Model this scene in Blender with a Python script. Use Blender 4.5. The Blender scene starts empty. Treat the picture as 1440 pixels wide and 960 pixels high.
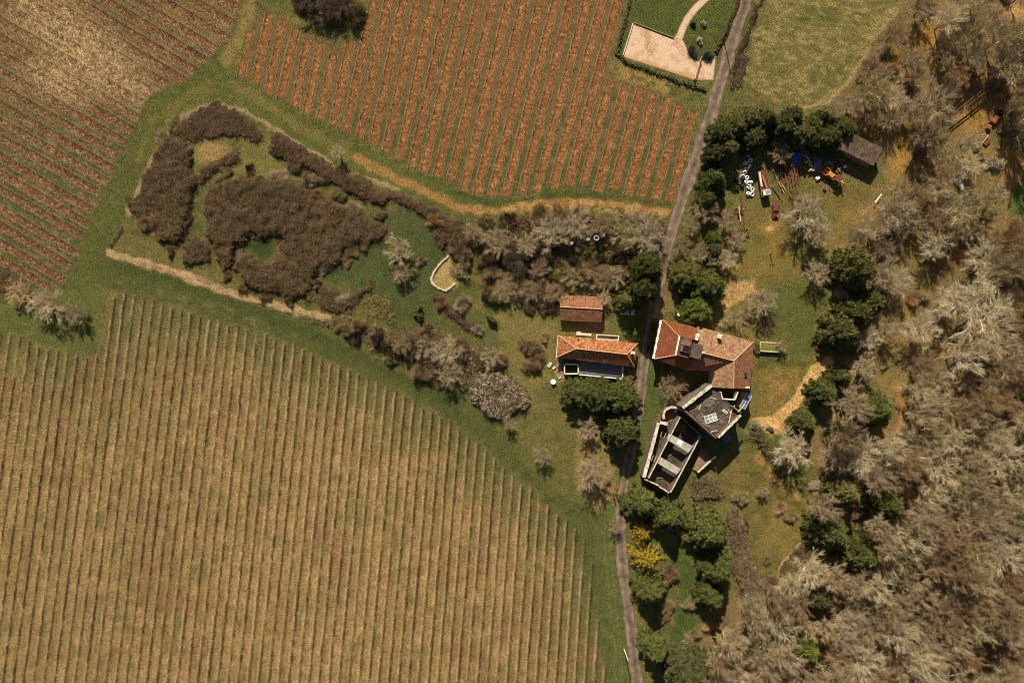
import bpy, math, random
import numpy as np
from mathutils import Vector
H = 197.0          # height of the camera over the ground, metres
S = 0.2            # metres per photo pixel on the ground
scene = bpy.context.scene
COL = scene.collection
rng = np.random.default_rng(7)

def W(px, py, h=0.0):
    """world point at height h that stands under photo pixel (px, py)"""
    f = 1.0 - h / H
    return np.array([(px - 720) * S * f, (480 - py) * S * f, h])

def lin(c):
    c = np.asarray(c, float) / 255.0
    return np.where(c <= 0.04045, c / 12.92, ((c + 0.055) / 1.055) ** 2.4)
ALB = 0.80
def alb(*c):
    return lin(c) / ALB

# ------------------------------------------------------------ noise
_tab = {}
def vnoise(x, y, seed=0):
    if seed not in _tab:
        _tab[seed] = np.random.default_rng(1000 + seed).random((256, 256))
    t = _tab[seed]
    xi = np.floor(x).astype(np.int64); yi = np.floor(y).astype(np.int64)
    fx = x - xi; fy = y - yi
    fx = fx * fx * (3 - 2 * fx); fy = fy * fy * (3 - 2 * fy)
    x0 = xi & 255; x1 = (xi + 1) & 255; y0 = yi & 255; y1 = (yi + 1) & 255
    return (t[x0, y0] * (1 - fx) + t[x1, y0] * fx) * (1 - fy) + (t[x0, y1] * (1 - fx) + t[x1, y1] * fx) * fy
def fbm(x, y, sc, octv=4, seed=0, gain=0.55):
    a = 0; amp = 1; tot = 0; x = x / sc; y = y / sc
    for o in range(octv):
        a = a + amp * vnoise(x + 17.3 * o, y - 9.1 * o, seed + o); tot += amp
        amp *= gain; x = x * 2.03; y = y * 2.03
    return a / tot
def ss(x, a, b):
    t = np.clip((x - a) / (b - a), 0, 1)
    return t * t * (3 - 2 * t)

# ------------------------------------------------------------ mesh helpers
def mesh_np(name, V, F, mats=None, mi=None, smooth=False):
    """V (n,3); F a list of index arrays, each (m,k) with one k"""
    me = bpy.data.meshes.new(name)
    V = np.asarray(V, np.float32)
    F = [np.asarray(f, np.int32) for f in F if len(f)]
    me.vertices.add(len(V)); me.vertices.foreach_set('co', V.ravel())
    loops = np.concatenate([f.ravel() for f in F])
    tot = np.concatenate([np.full(len(f), f.shape[1], np.int32) for f in F])
    start = np.concatenate([[0], np.cumsum(tot)[:-1]]).astype(np.int32)
    me.loops.add(len(loops)); me.loops.foreach_set('vertex_index', loops)
    me.polygons.add(len(tot)); me.polygons.foreach_set('loop_start', start)
    me.polygons.foreach_set('loop_total', tot)
    if mi is not None: me.polygons.foreach_set('material_index', np.asarray(mi, np.int32))
    if smooth: me.polygons.foreach_set('use_smooth', np.ones(len(tot), bool))
    for m in (mats or []): me.materials.append(m)
    me.update(calc_edges=True)
    return me
def link(name, me, parent=None, loc=None, rz=0, sc=None):
    o = bpy.data.objects.new(name, me); COL.objects.link(o)
    if parent is not None: o.parent = parent
    if loc is not None: o.location = [float(a) for a in loc]
    if rz: o.rotation_euler = (0, 0, rz)
    if sc is not None: o.scale = sc
    return o
def tag(o, label=None, cat=None, group=None, kind=None):
    if label: o['label'] = label
    if cat: o['category'] = cat
    if group: o['group'] = group
    if kind: o['kind'] = kind
    elif cat: o['kind'] = 'thing'
    return o
def thing(name, label, cat, loc=(0, 0, 0), rz=0, group=None):
    o = link(name, None, None, loc, rz); o.empty_display_size = 0.5
    return tag(o, label, cat, group)

class MB:
    """collects solids, builds ONE mesh object"""
    def __init__(s): s.v = []; s.f = []
    def add(s, V, F):
        b = len(s.v); s.v += [tuple(map(float, p)) for p in V]; s.f += [tuple(b + i for i in f) for f in F]; return s
    def box(s, c, d, rz=0, taper=1.0, tilt=None):
        x, y, z = d[0] / 2, d[1] / 2, d[2] / 2
        P = np.array([[-x, -y, -z], [x, -y, -z], [x, y, -z], [-x, y, -z], [-x * taper, -y * taper, z], [x * taper, -y * taper, z], [x * taper, y * taper, z], [-x * taper, y * taper, z]])
        if tilt is not None:
            ca, sa = math.cos(tilt), math.sin(tilt); P = np.stack([P[:, 0] * ca + P[:, 2] * sa, P[:, 1], -P[:, 0] * sa + P[:, 2] * ca], 1)
        c_, s_ = math.cos(rz), math.sin(rz)
        P = np.stack([P[:, 0] * c_ - P[:, 1] * s_, P[:, 0] * s_ + P[:, 1] * c_, P[:, 2]], 1) + np.array(c)
        return s.add(P, [(0, 3, 2, 1), (4, 5, 6, 7), (0, 1, 5, 4), (1, 2, 6, 5), (2, 3, 7, 6), (3, 0, 4, 7)])
    def tube(s, a, b, r0, r1=None, n=6):
        a = np.array(a, float); b = np.array(b, float); r1 = r0 if r1 is None else r1
        d = b - a; d /= (np.linalg.norm(d) + 1e-9)
        u = np.cross(d, [0, 0, 1.0]); 
        if np.linalg.norm(u) < 1e-3: u = np.array([1.0, 0, 0])
        u /= np.linalg.norm(u); w = np.cross(d, u)
        P = []
        for c, r in ((a, r0), (b, r1)):
            for i in range(n):
                t = 2 * math.pi * i / n; P.append(c + r * (math.cos(t) * u + math.sin(t) * w))
        F = [(i, (i + 1) % n, n + (i + 1) % n, n + i) for i in range(n)] + [tuple(range(n))[::-1], tuple(range(n, 2 * n))]
        return s.add(P, F)
    def ring(s, c, R, r, axis=(0, 0, 1), n=16, m=8, sq=1.0):
        ax = np.array(axis, float); ax /= np.linalg.norm(ax)
        u = np.cross(ax, [0.3, 0.5, 0.8]); u /= np.linalg.norm(u); w = np.cross(ax, u); P = []; F = []
        for i in range(n):
            t = 2 * math.pi * i / n; e = math.cos(t) * u + math.sin(t) * w
            for j in range(m):
                q = 2 * math.pi * j / m; P.append(np.array(c) + e * (R + r * math.cos(q)) + ax * r * sq * math.sin(q))
        for i in range(n):
            for j in range(m):
                F.append((i * m + j, ((i + 1) % n) * m + j, ((i + 1) % n) * m + (j + 1) % m, i * m + (j + 1) % m))
        return s.add(P, F)
    def prism(s, poly, z0, z1):
        """poly: list of (x,y); z0,z1 numbers or per-vertex lists"""
        n = len(poly); z0 = [z0] * n if np.isscalar(z0) else z0; z1 = [z1] * n if np.isscalar(z1) else z1
        a = sum(poly[i][0] * poly[(i + 1) % n][1] - poly[(i + 1) % n][0] * poly[i][1] for i in range(n))
        idx = list(range(n)) if a > 0 else list(range(n))[::-1]
        P = [(poly[i][0], poly[i][1], z0[i]) for i in idx] + [(poly[i][0], poly[i][1], z1[i]) for i in idx]
        F = [(i, (i + 1) % n, n + (i + 1) % n, n + i) for i in range(n)] + [tuple(range(n))[::-1], tuple(range(n, 2 * n))]
        return s.add(P, F)
    def sheet(s, poly3, t=0.08):
        """flat polygon in 3-D given thickness t downwards"""
        n = len(poly3); P = [np.array(p, float) for p in poly3]
        nr = np.zeros(3)
        for i in range(n): nr += np.cross(P[i], P[(i + 1) % n])
        if nr[2] < 0: P = P[::-1]; nr = -nr
        nr /= np.linalg.norm(nr)
        Q = [p - nr * t for p in P]
        F = [tuple(range(n)), tuple(range(n, 2 * n))[::-1]] + [(i, n + i, n + (i + 1) % n, (i + 1) % n) for i in range(n)]
        return s.add(P + Q, F)
    def extrude_profile(s, prof, y0, y1):
        """prof: list of (x,z) outline; extruded along y"""
        n = len(prof)
        a = sum(prof[i][0] * prof[(i + 1) % n][1] - prof[(i + 1) % n][0] * prof[i][1] for i in range(n))
        if a > 0: prof = prof[::-1]
        P = [(x, y0, z) for x, z in prof] + [(x, y1, z) for x, z in prof]
        F = [(i, (i + 1) % n, n + (i + 1) % n, n + i) for i in range(n)] + [tuple(range(n))[::-1], tuple(range(n, 2 * n))]
        return s.add(P, F)
    def build(s, name, mat, parent=None, loc=None, rz=0, bevel=0, uvroof=False):
        me = bpy.data.meshes.new(name); me.from_pydata(s.v, [], s.f); me.update()
        if mat is not None: me.materials.append(mat)
        if uvroof:
            uv = me.uv_layers.new(name='UVMap')
            for p in me.polygons:
                nr = p.normal; e = Vector((0, 0, 1)).cross(nr)
                if e.length < 0.05: e = Vector((1, 0, 0))
                e.normalize(); u2 = nr.cross(e)
                for li in p.loop_indices:
                    co = me.vertices[me.loops[li].vertex_index].co
                    uv.data[li].uv = (co.dot(e), co.dot(u2))
        o = link(name, me, parent, loc, rz)
        if bevel:
            m = o.modifiers.new('bevel', 'BEVEL'); m.width = bevel; m.segments = 2; m.limit_method = 'ANGLE'
        return o

# ------------------------------------------------------------ materials
MATS = {}
def mat(name, c1, c2=None, scale=2.0, rough=0.9, c3=None, bump=0.0, objrand=0.0, detail=5.0, lo=0.35, hi=0.65, metallic=0.0, spec=0.2, bscale=None):
    m = bpy.data.materials.new(name); m.use_nodes = True; nt = m.node_tree; N = nt.nodes; L = nt.links
    b = N['Principled BSDF']; b.inputs['Roughness'].default_value = rough; b.inputs['Metallic'].default_value = metallic
    b.inputs['Specular IOR Level'].default_value = spec
    c1 = list(c1) + [1]
    if c2 is None: c2 = [min(1, x * 1.35) for x in c1[:3]]
    tc = N.new('ShaderNodeNewGeometry'); nz = N.new('ShaderNodeTexNoise')
    nz.inputs['Scale'].default_value = scale; nz.inputs['Detail'].default_value = detail; nz.inputs['Roughness'].default_value = 0.65
    L.new(tc.outputs['Position'], nz.inputs['Vector'])
    cr = N.new('ShaderNodeValToRGB'); e = cr.color_ramp.elements
    e[0].position = lo; e[0].color = c1; e[1].position = hi; e[1].color = list(c2) + [1]
    if c3 is not None:
        k = e.new((lo + hi) / 2); k.color = list(c3) + [1]
    L.new(nz.outputs['Fac'], cr.inputs['Fac']); out = cr.outputs['Color']
    if objrand:
        oi = N.new('ShaderNodeObjectInfo'); mr = N.new('ShaderNodeMapRange')
        mr.inputs['To Min'].default_value = 1 - objrand; mr.inputs['To Max'].default_value = 1 + objrand
        L.new(oi.outputs['Random'], mr.inputs['Value'])
        hs = N.new('ShaderNodeHueSaturation'); L.new(out, hs.inputs['Color']); L.new(mr.outputs['Result'], hs.inputs['Value']); out = hs.outputs['Color']
    L.new(out, b.inputs['Base Color'])
    if bump:
        n2 = N.new('ShaderNodeTexNoise'); n2.inputs['Scale'].default_value = bscale or scale * 2; n2.inputs['Detail'].default_value = 4
        L.new(tc.outputs['Position'], n2.inputs['Vector'])
        bp = N.new('ShaderNodeBump'); bp.inputs['Strength'].default_value = bump; bp.inputs['Distance'].default_value = 0.1
        L.new(n2.outputs['Fac'], bp.inputs['Height']); L.new(bp.outputs['Normal'], b.inputs['Normal'])
    MATS[name] = m
    return m

def tilemat(name, cols, moss=None, mossamt=0.5):
    """clay pan tiles laid down the slope; UV in metres"""
    m = bpy.data.materials.new(name); m.use_nodes = True; nt = m.node_tree; N = nt.nodes; L = nt.links
    b = N['Principled BSDF']; b.inputs['Roughness'].default_value = 0.9; b.inputs['Specular IOR Level'].default_value = 0.15
    uv = N.new('ShaderNodeUVMap'); br = N.new('ShaderNodeTexBrick')
    L.new(uv.outputs['UV'], br.inputs['Vector'])
    br.inputs['Scale'].default_value = 1.0; br.inputs['Brick Width'].default_value = 0.24; br.inputs['Row Height'].default_value = 0.36
    br.inputs['Mortar Size'].default_value = 0.018; br.inputs['Mortar Smooth'].default_value = 0.6; br.offset = 0.0
    br.inputs['Color1'].default_value = (0, 0, 0, 1); br.inputs['Color2'].default_value = (1, 1, 1, 1); br.inputs['Mortar'].default_value = (0.1, 0.1, 0.1, 1)
    nz = N.new('ShaderNodeTexNoise'); nz.inputs['Scale'].default_value = 0.7; nz.inputs['Detail'].default_value = 7; nz.inputs['Roughness'].default_value = 0.75
    L.new(uv.outputs['UV'], nz.inputs['Vector'])
    mp = N.new('ShaderNodeMapping'); mp.inputs['Scale'].default_value = (3.6, 0.9, 1); L.new(uv.outputs['UV'], mp.inputs['Vector'])
    n3 = N.new('ShaderNodeTexNoise'); n3.inputs['Scale'].default_value = 1.2; n3.inputs['Detail'].default_value = 3; L.new(mp.outputs['Vector'], n3.inputs['Vector'])
    a1 = N.new('ShaderNodeMath'); a1.operation = 'MULTIPLY_ADD'; L.new(br.outputs['Color'], a1.inputs[0]); a1.inputs[1].default_value = 0.34; L.new(nz.outputs['Fac'], a1.inputs[2])
    a2 = N.new('ShaderNodeMath'); a2.operation = 'MULTIPLY_ADD'; L.new(n3.outputs['Fac'], a2.inputs[0]); a2.inputs[1].default_value = 0.5; L.new(a1.outputs[0], a2.inputs[2])
    cr = N.new('ShaderNodeValToRGB'); e = cr.color_ramp.elements
    ps = np.linspace(0.55, 1.15, len(cols)); mx = 1.0
    mrg = N.new('ShaderNodeMapRange'); mrg.inputs['From Min'].default_value = 0.55; mrg.inputs['From Max'].default_value = 1.15
    L.new(a2.outputs[0], mrg.inputs['Value'])
    e[0].position = 0; e[0].color = list(cols[0]) + [1]; e[1].position = 1; e[1].color = list(cols[-1]) + [1]
    for i, c in enumerate(cols[1:-1]):
        k = e.new((i + 1) / (len(cols) - 1)); k.color = list(c) + [1]
    L.new(mrg.outputs['Result'], cr.inputs['Fac']); out = cr.outputs['Color']
    if moss is not None:
        n4 = N.new('ShaderNodeTexNoise'); n4.inputs['Scale'].default_value = 0.9; n4.inputs['Detail'].default_value = 8; n4.inputs['Roughness'].default_value = 0.8
        tc = N.new('ShaderNodeNewGeometry'); L.new(tc.outputs['Position'], n4.inputs['Vector'])
        r2 = N.new('ShaderNodeMapRange'); r2.inputs['From Min'].default_value = 0.52; r2.inputs['From Max'].default_value = 0.66; r2.inputs['To Max'].default_value = mossamt
        L.new(n4.outputs['Fac'], r2.inputs['Value'])
        mixn = N.new('ShaderNodeMixRGB'); L.new(r2.outputs['Result'], mixn.inputs['Fac']); L.new(out, mixn.inputs['Color1']); mixn.inputs['Color2'].default_value = list(moss) + [1]; out = mixn.outputs['Color']
    L.new(out, b.inputs['Base Color'])
    wv = N.new('ShaderNodeTexWave'); wv.wave_type = 'BANDS'; wv.bands_direction = 'X'; wv.inputs['Scale'].default_value = 1.0; wv.inputs['Distortion'].default_value = 0.4
    mp2 = N.new('ShaderNodeMapping'); mp2.inputs['Scale'].default_value = (1.32, 1, 1); L.new(uv.outputs['UV'], mp2.inputs['Vector']); L.new(mp2.outputs['Vector'], wv.inputs['Vector'])
    ad = N.new('ShaderNodeMath'); ad.operation = 'ADD'; L.new(wv.outputs['Fac'], ad.inputs[0]); L.new(br.outputs['Color'], ad.inputs[1])
    bp = N.new('ShaderNodeBump'); bp.inputs['Strength'].default_value = 0.6; bp.inputs['Distance'].default_value = 0.06
    L.new(ad.outputs[0], bp.inputs['Height']); L.new(bp.outputs['Normal'], b.inputs['Normal'])
    MATS[name] = m
    return m

# ------------------------------------------------------------ camera, light, world
cam = bpy.data.cameras.new('camera'); co = bpy.data.objects.new('camera', cam); COL.objects.link(co)
co.location = (0, 0, H); co.rotation_euler = (0, 0, 0)
cam.sensor_fit = 'HORIZONTAL'; cam.angle_x = 2 * math.atan(144.0 / H); cam.clip_end = 9000; cam.clip_start = 1
scene.camera = co
EL = math.radians(38.0); sd = np.array([0.21, -0.98]); sd /= np.linalg.norm(sd)
sl = bpy.data.lights.new('sun', 'SUN'); sl.energy = 5.0; sl.angle = math.radians(0.5); sl.color = (1.0, 0.93, 0.82)
so = bpy.data.objects.new('sun', sl); COL.objects.link(so)
so.rotation_euler = Vector((sd[0] * math.cos(EL), sd[1] * math.cos(EL), -math.sin(EL))).to_track_quat('-Z', 'Y').to_euler()
so.location = (0, 0, 300)
w = bpy.data.worlds.new('World'); scene.world = w; w.use_nodes = True
nt = w.node_tree; bg = nt.nodes['Background']; sk = nt.nodes.new('ShaderNodeTexSky'); sk.sky_type = 'NISHITA'; sk.sun_disc = False
sk.sun_elevation = EL; sk.sun_rotation = math.atan2(-sd[0], -sd[1])
nt.links.new(sk.outputs['Color'], bg.inputs['Color']); bg.inputs['Strength'].default_value = 0.055
scene.view_settings.view_transform = 'Standard'; scene.view_settings.look = 'None'; scene.view_settings.exposure = 0.05
scene.cycles.filter_width = 1.0
scene.view_settings.gamma = 1.0; scene.view_settings.use_curve_mapping = False
# ================================================================ GROUND
def axis(lo, hi, step, far):
    inner = np.arange(lo, hi + step / 2, step)
    k = np.array([20, 60, 140, 320, 700, 1600, 4000, far])
    return np.concatenate([(lo - k)[::-1], inner, inner[-1] + k])
gx = axis(-60, 1500, 1.35, 16000); gy = axis(-60, 1020, 1.35, 16000)
GX, GY = np.meshgrid(gx, gy)
NX, NY = len(gx), len(gy)
wob = 5.0
PX = GX + wob * (fbm(GX, GY, 16, 3, 3) - 0.5) * 2; PY = GY + wob * (fbm(GX, GY, 16, 3, 9) - 0.5) * 2   # ragged edges
def inside(pts, X, Y):
    r = np.zeros(X.shape, bool); n = len(pts)
    for i in range(n):
        x0, y0 = pts[i]; x1, y1 = pts[(i + 1) % n]
        if y0 == y1: continue
        c = ((y0 > Y) != (y1 > Y)) & (X < (x1 - x0) * (Y - y0) / (y1 - y0) + x0)
        r ^= c
    return r
def segdist(pts, X, Y, closed=False):
    d = np.full(X.shape, 1e9); n = len(pts)
    for i in range(n if closed else n - 1):
        x0, y0 = pts[i]; x1, y1 = pts[(i + 1) % n]
        dx, dy = x1 - x0, y1 - y0; q = dx * dx + dy * dy + 1e-9
        t = np.clip(((X - x0) * dx + (Y - y0) * dy) / q, 0, 1)
        d = np.minimum(d, np.hypot(X - x0 - t * dx, Y - y0 - t * dy))
    return d
def _box(pts, m):
    a = np.array(pts, float)
    ix = slice(max(0, np.searchsorted(gx, a[:, 0].min() - m)), np.searchsorted(gx, a[:, 0].max() + m) + 1)
    iy = slice(max(0, np.searchsorted(gy, a[:, 1].min() - m)), np.searchsorted(gy, a[:, 1].max() + m) + 1)
    return iy, ix
def poly(pts, soft=3.0, rag=True):
    m = np.zeros(GX.shape, np.float32); b = _box(pts, soft + 8)
    X, Y = (PX[b], PY[b]) if rag else (GX[b], GY[b])
    d = segdist(pts, X, Y, True); s = np.where(inside(pts, X, Y), d, -d)
    m[b] = ss(s, -soft, soft); return m
def stroke(pts, w, soft=2.0, rag=True):
    m = np.zeros(GX.shape, np.float32); b = _box(pts, w + soft + 8)
    X, Y = (PX[b], PY[b]) if rag else (GX[b], GY[b])
    d = segdist(pts, X, Y); m[b] = 1 - ss(d, w / 2 - soft / 2, w / 2 + soft / 2); return m
def blob(cx, cy, rx, ry=None, rot=0, soft=0.5):
    ry = ry or rx; r = max(rx, ry); b = _box([(cx - r, cy - r), (cx + r, cy + r)], 10); m = np.zeros(GX.shape, np.float32)
    c, s = math.cos(math.radians(rot)), math.sin(math.radians(rot)); X = PX[b] - cx; Y = PY[b] - cy
    d = np.hypot((X * c + Y * s) / rx, (-X * s + Y * c) / ry); m[b] = 1 - ss(d, 1 - soft, 1 + soft * 0.3); return m
n_big = fbm(GX, GY, 90, 4, 21); n_mid = fbm(GX, GY, 28, 4, 31); n_sm = fbm(GX, GY, 7, 3, 41); n_f = fbm(GX, GY, 2.6, 2, 51)
C = np.zeros(GX.shape + (3,), np.float32)
Zg = ((n_sm - 0.5) * 0.16 + (n_f - 0.5) * 0.14).astype(np.float32)
def put(c, m, a=1.0):
    global C
    k = np.asarray(m * a, np.float32)[..., None]
    C = C * (1 - k) + np.asarray(c, np.float32) * k
GREEN, GREEN2, OLIVE, YEL, STRAW, DGREEN = alb(78, 79, 36), alb(92, 88, 44), alb(106, 94, 50), alb(124, 101, 50), alb(140, 114, 68), alb(58, 66, 30)
SOILO, SOILR, BROWN, DBROWN, OCHRE = alb(132, 85, 43), alb(110, 78, 50), alb(98, 78, 52), alb(66, 54, 36), alb(140, 96, 40)
C[:] = GREEN2
put(OLIVE, ss(n_mid, 0.42, 0.66), 0.55); put(GREEN, ss(n_big, 0.45, 0.65), 0.6); put(YEL, ss(n_sm, 0.52, 0.78), 0.4); put(DGREEN, ss(n_sm, 0.5, 0.26), 0.35)

ROAD = [(1058, -40), (1049, 0), (1030, 60), (1010, 125), (985, 205), (969, 250), (949, 313), (936.5, 362), (927, 400), (919.5, 432), (912, 473), (906.5, 513), (900.5, 562), (891.5, 615), (881.5, 662), (873.5, 715), (873.5, 762), (879, 820), (887.5, 884), (896, 957), (901, 1000)]

# ---- field T (upper left)
T_END = {-9: (335, 12), -8: (327, 33), -7: (321, 55), -6: (305, 70), -5: (289, 85), -4: (276, 101), -3: (260, 114), -2: (233, 118), -1: (213, 130), 0: (201, 146), 1: (194, 166), 2: (187, 184), 3: (176, 201), 4: (168, 219), 5: (160, 239), 6: (153, 257), 7: (141, 272), 8: (128, 295), 9: (125, 316), 10: (118, 333), 11: (109, 357), 12: (98, 374), 13: (93, 396), 14: (77, 409)}
T_STR = []
for k, (ex, ey) in T_END.items():
    y0 = 28.4 + 24.0 * k
    sl_ = (ey - y0) / ex if ex > 60 else 0.585
    sl_ = 0.5 * sl_ + 0.5 * 0.585
    T_STR.append(((-60, ey - sl_ * (ex + 60)), (ex, ey)))
T_STR.append(((-60, 28.4 - 240 - 0.585 * 60), (342, -12)))
fieldT = [(-60, -60), (345, -60), (336, 12), (322, 58), (292, 86), (262, 116), (214, 132), (203, 148), (180, 202), (158, 245), (143, 275), (129, 300), (112, 358), (95, 396), (80, 412), (50, 405), (-60, 372)]
mT = poly(fieldT, 3); put(alb(108, 88, 54), mT, 0.92); put(alb(122, 100, 58), mT * ss(n_mid, 0.5, 0.7), 0.6)
gl = mT * ss(GY + 0.25 * GX + 60 * (n_mid - 0.5), 130, 260)
put(alb(72, 78, 40), gl * ss(n_sm + 0.25 * (n_mid - 0.5), 0.42, 0.56), 0.9)
put(alb(80, 84, 44), mT * ss(n_sm, 0.6, 0.72), 0.5)
# ---- field M (middle)
M_STR = []
for j, xe, ye, xt, yt in [(-8, 339, 107, 351, 44), (-7, 359, 116, 379, 20), (-6, 376, 133, 399, 26), (-5, 395, 137, 416, 41), (-4, 414, 150, 433, 54), (-3, 431, 160, 451, 62), (-2, 450, 168, 469, 74), (-1, 469, 176, 492, 60),
        (0, 486, 185, 525.6, 0), (1, 505.6, 195, 545.6, 0), (2, 524, 204, 567, 0), (3, 542, 214, 588, 0), (4, 562, 225, 609, 0), (5, 579, 235, 630, 0), (6, 595, 242, 651, 0), (7, 614, 248, 674, 0), (8, 634, 252, 694, 0), (9, 651, 271, 716, 0), (10, 670, 276, 737.5, 0), (11, 690.6, 276, 760, 0), (12, 711, 275, 782, 0), (13, 733, 274, 803, 0), (14, 754, 269, 826, 0), (15, 777, 264, 848, 0), (16, 799, 260, 869, 0),
        (17, 820.6, 259, 859, 110), (18, 840, 270, 880, 119), (19, 862, 266, 901, 124), (20, 882, 275, 919, 132), (21, 902, 276, 939, 137), (22, 922.5, 280, 956, 147), (23, 942.5, 284, 975, 157)]:
    if yt == 0:
        q = (xt - xe) / (yt - ye); xt, yt = xt + q * -55, -55
    M_STR.append(((xe, ye), (xt, yt)))
fieldM = [(331, 105), (345, 40), (372, 16), (398, 22), (452, 58), (495, 58), (512, 40), (520, -60), (884, -60), (868, 60), (858, 105), (905, 118), (980, 155), (948, 286), (880, 276), (800, 262), (712, 278), (640, 262), (486, 187)]
mM = poly(fieldM, 3); put(alb(104, 84, 50), mM, 0.92)
put(alb(74, 78, 40), mM * ss(n_sm + 0.35 * (n_mid - 0.5) + 0.0016 * (GY - 190) - .1 * ss(GX, 560, 700) * ss(GY, 190, 120), 0.40, 0.58), 0.85)
# ---- field C (lower left)
C_TOP = [(-60, 463), (10, 468), (38, 474), (51, 488), (93, 496), (122, 504), (136, 500), (146, 470), (156, 420), (176, 411), (203, 418), (242, 432), (284, 444), (348, 462), (386, 477), (412, 484), (439, 495), (477, 516), (520, 532), (547, 543), (567, 556), (582, 561), (605, 579), (631, 589), (656, 609), (682, 631), (707, 654), (733, 680), (758, 700), (785, 721), (810, 742), (824, 756), (834, 790), (842, 875), (850, 915), (856, 1020)]
fieldC = C_TOP + [(856, 1030), (-70, 1030)]
mC = poly(fieldC, 6)
put(alb(142, 112, 64), mC, 0.9); put(alb(156, 126, 76), mC * ss(n_sm, 0.5, 0.72), 0.6)
topd = segdist(C_TOP, GX, GY)
put(alb(94, 88, 46), mC * ss(n_mid + 0.35 * np.exp(-topd / 70) + 0.12 * (n_sm - 0.5) + 0.1 * ss(GX, 500, 100), 0.46, 0.66), 0.3 + 0.4 * np.exp(-topd / 60))
put(alb(90, 90, 46), mC * ss(fbm(GX, GY, 12, 3, 63) * .6 + .7 * np.exp(-topd / 80), .5, .95), .75); put(alb(92, 90, 48), mC * ss(fbm(GX + .12 * GY, GY * .2, 7, 3, 64), .58, .72), .5)
put(alb(86, 84, 42), mC * np.exp(-topd / 26), 0.8)
put(alb(118, 84, 52), mC * ss(fbm(GX, GY, 40, 3, 61), 0.56, 0.72), 0.45)

# ---- strips and rows
def along(a, b):
    """signed distance across and position along a line, on the grid window of the line"""
    bx = _box([a, b], 22); X = GX[bx]; Y = GY[bx]
    d = np.array(b, float) - a; Ln = np.hypot(*d); d /= Ln
    X = X + 0.9 * (n_sm[bx] - 0.5) * 2; 
    return bx, (X - a[0]) * -d[1] + (Y - a[1]) * d[0], (X - a[0]) * d[0] + (Y - a[1]) * d[1], Ln
def wput(bx, c, k):
    k = np.asarray(k, np.float32)[..., None]; C[bx] = C[bx] * (1 - k) + np.asarray(c, np.float32) * k
for a, b in M_STR:
    bx, s, t, Ln = along(a, b); r_ = rng.normal(0, 0.06); hw = 5.4 + 0.9 * (n_sm[bx] - 0.5) + rng.normal(0, 0.25)
    m = (1 - ss(np.abs(s), hw - 1.0, hw + 0.6)) * ss(t, -1, 3) * ss(Ln - t, -1, 3)
    wput(bx, SOILO * (1 + r_), m * 0.92)
    wput(bx, SOILO * 0.7, m * ss(n_f[bx], 0.5, 0.3) * 0.5); wput(bx, alb(182, 126, 62), m * ss(n_f[bx], 0.62, 0.8) * 0.7)
    wput(bx, alb(112, 78, 44), m * ss(n_mid[bx], 0.55, 0.75) * 0.45)
    e = np.exp(-((np.abs(s) - hw + 0.9) / 0.7) ** 2) * ss(t, -3, 1) * ss(Ln - t, -3, 1); wput(bx, alb(66, 46, 28), e * np.clip(1.6 * n_sm[bx] - .35, 0, .7))
    e = np.exp(-((np.abs(s) - hw - 0.5) / 0.75) ** 2) * ss(t, -3, 1) * ss(Ln - t, -3, 1)
    wput(bx, alb(180, 134, 84), e * (0.25 + 0.5 * n_sm[bx]))
    Zg[bx] += m * ((n_f[bx] - 0.5) * 0.22 - 0.05)
for a, b in T_STR:
    bx, s, t, Ln = along(a, b); hw = 5.2 + 1.2 * (n_sm[bx] - 0.5)
    m = (1 - ss(np.abs(s), hw - 1.0, hw + 0.8)) * ss(Ln - t, -1, 3)
    strong = 0.55 + 0.4 * ss(t, Ln - 260, Ln - 60)
    wput(bx, SOILR * (1 + rng.normal(0, 0.06)), m * strong); wput(bx, SOILR * 0.6, m * ss(n_f[bx], 0.5, 0.3) * 0.6); wput(bx, alb(162, 122, 76), m * ss(n_f[bx], 0.6, 0.8) * 0.65)
    e = np.exp(-((np.abs(s) - hw - 0.6) / 0.8) ** 2) * ss(Ln - t, -2, 2)
    wput(bx, alb(166, 130, 84), e * (0.2 + 0.5 * n_sm[bx]))
    e = np.exp(-((s + hw - .3) / .9) ** 2) * ss(Ln - t, -2, 2); wput(bx, alb(54, 40, 28), e * np.clip(2.2 * n_f[bx] - .55, 0, .8))  # vine shade along the upper strip edge, put into the soil colour
    Zg[bx] += m * ((n_f[bx] - 0.5) * 0.22 - 0.05)
pale = mT * np.clip(blob(112, 62, 150, 46, 38, 0.8) + 0.8 * blob(80, 115, 60, 30, 30, .8), 0, 1)
put(alb(196, 164, 112), pale * ss(n_f * 0.6 + n_sm * 0.5, 0.42, 0.68), 0.6); put(alb(160, 128, 84), pale, 0.35)
C_ROWS = []
for i in range(-12, 56):
    x840 = 120 + 14.35 * i - 0.00842 * i * i; slp = -0.13 + 0.00125 * i
    fx = lambda y: x840 + slp * (y - 840)
    ys = np.arange(400, 1000, 1.0); xs = fx(ys)
    ins = inside(fieldC, xs, ys)
    if not ins.any(): continue
    y0 = ys[ins][0] + rng.uniform(-2, 3)
    C_ROWS.append(((fx(y0), y0), (fx(985), 985.0)))
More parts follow.
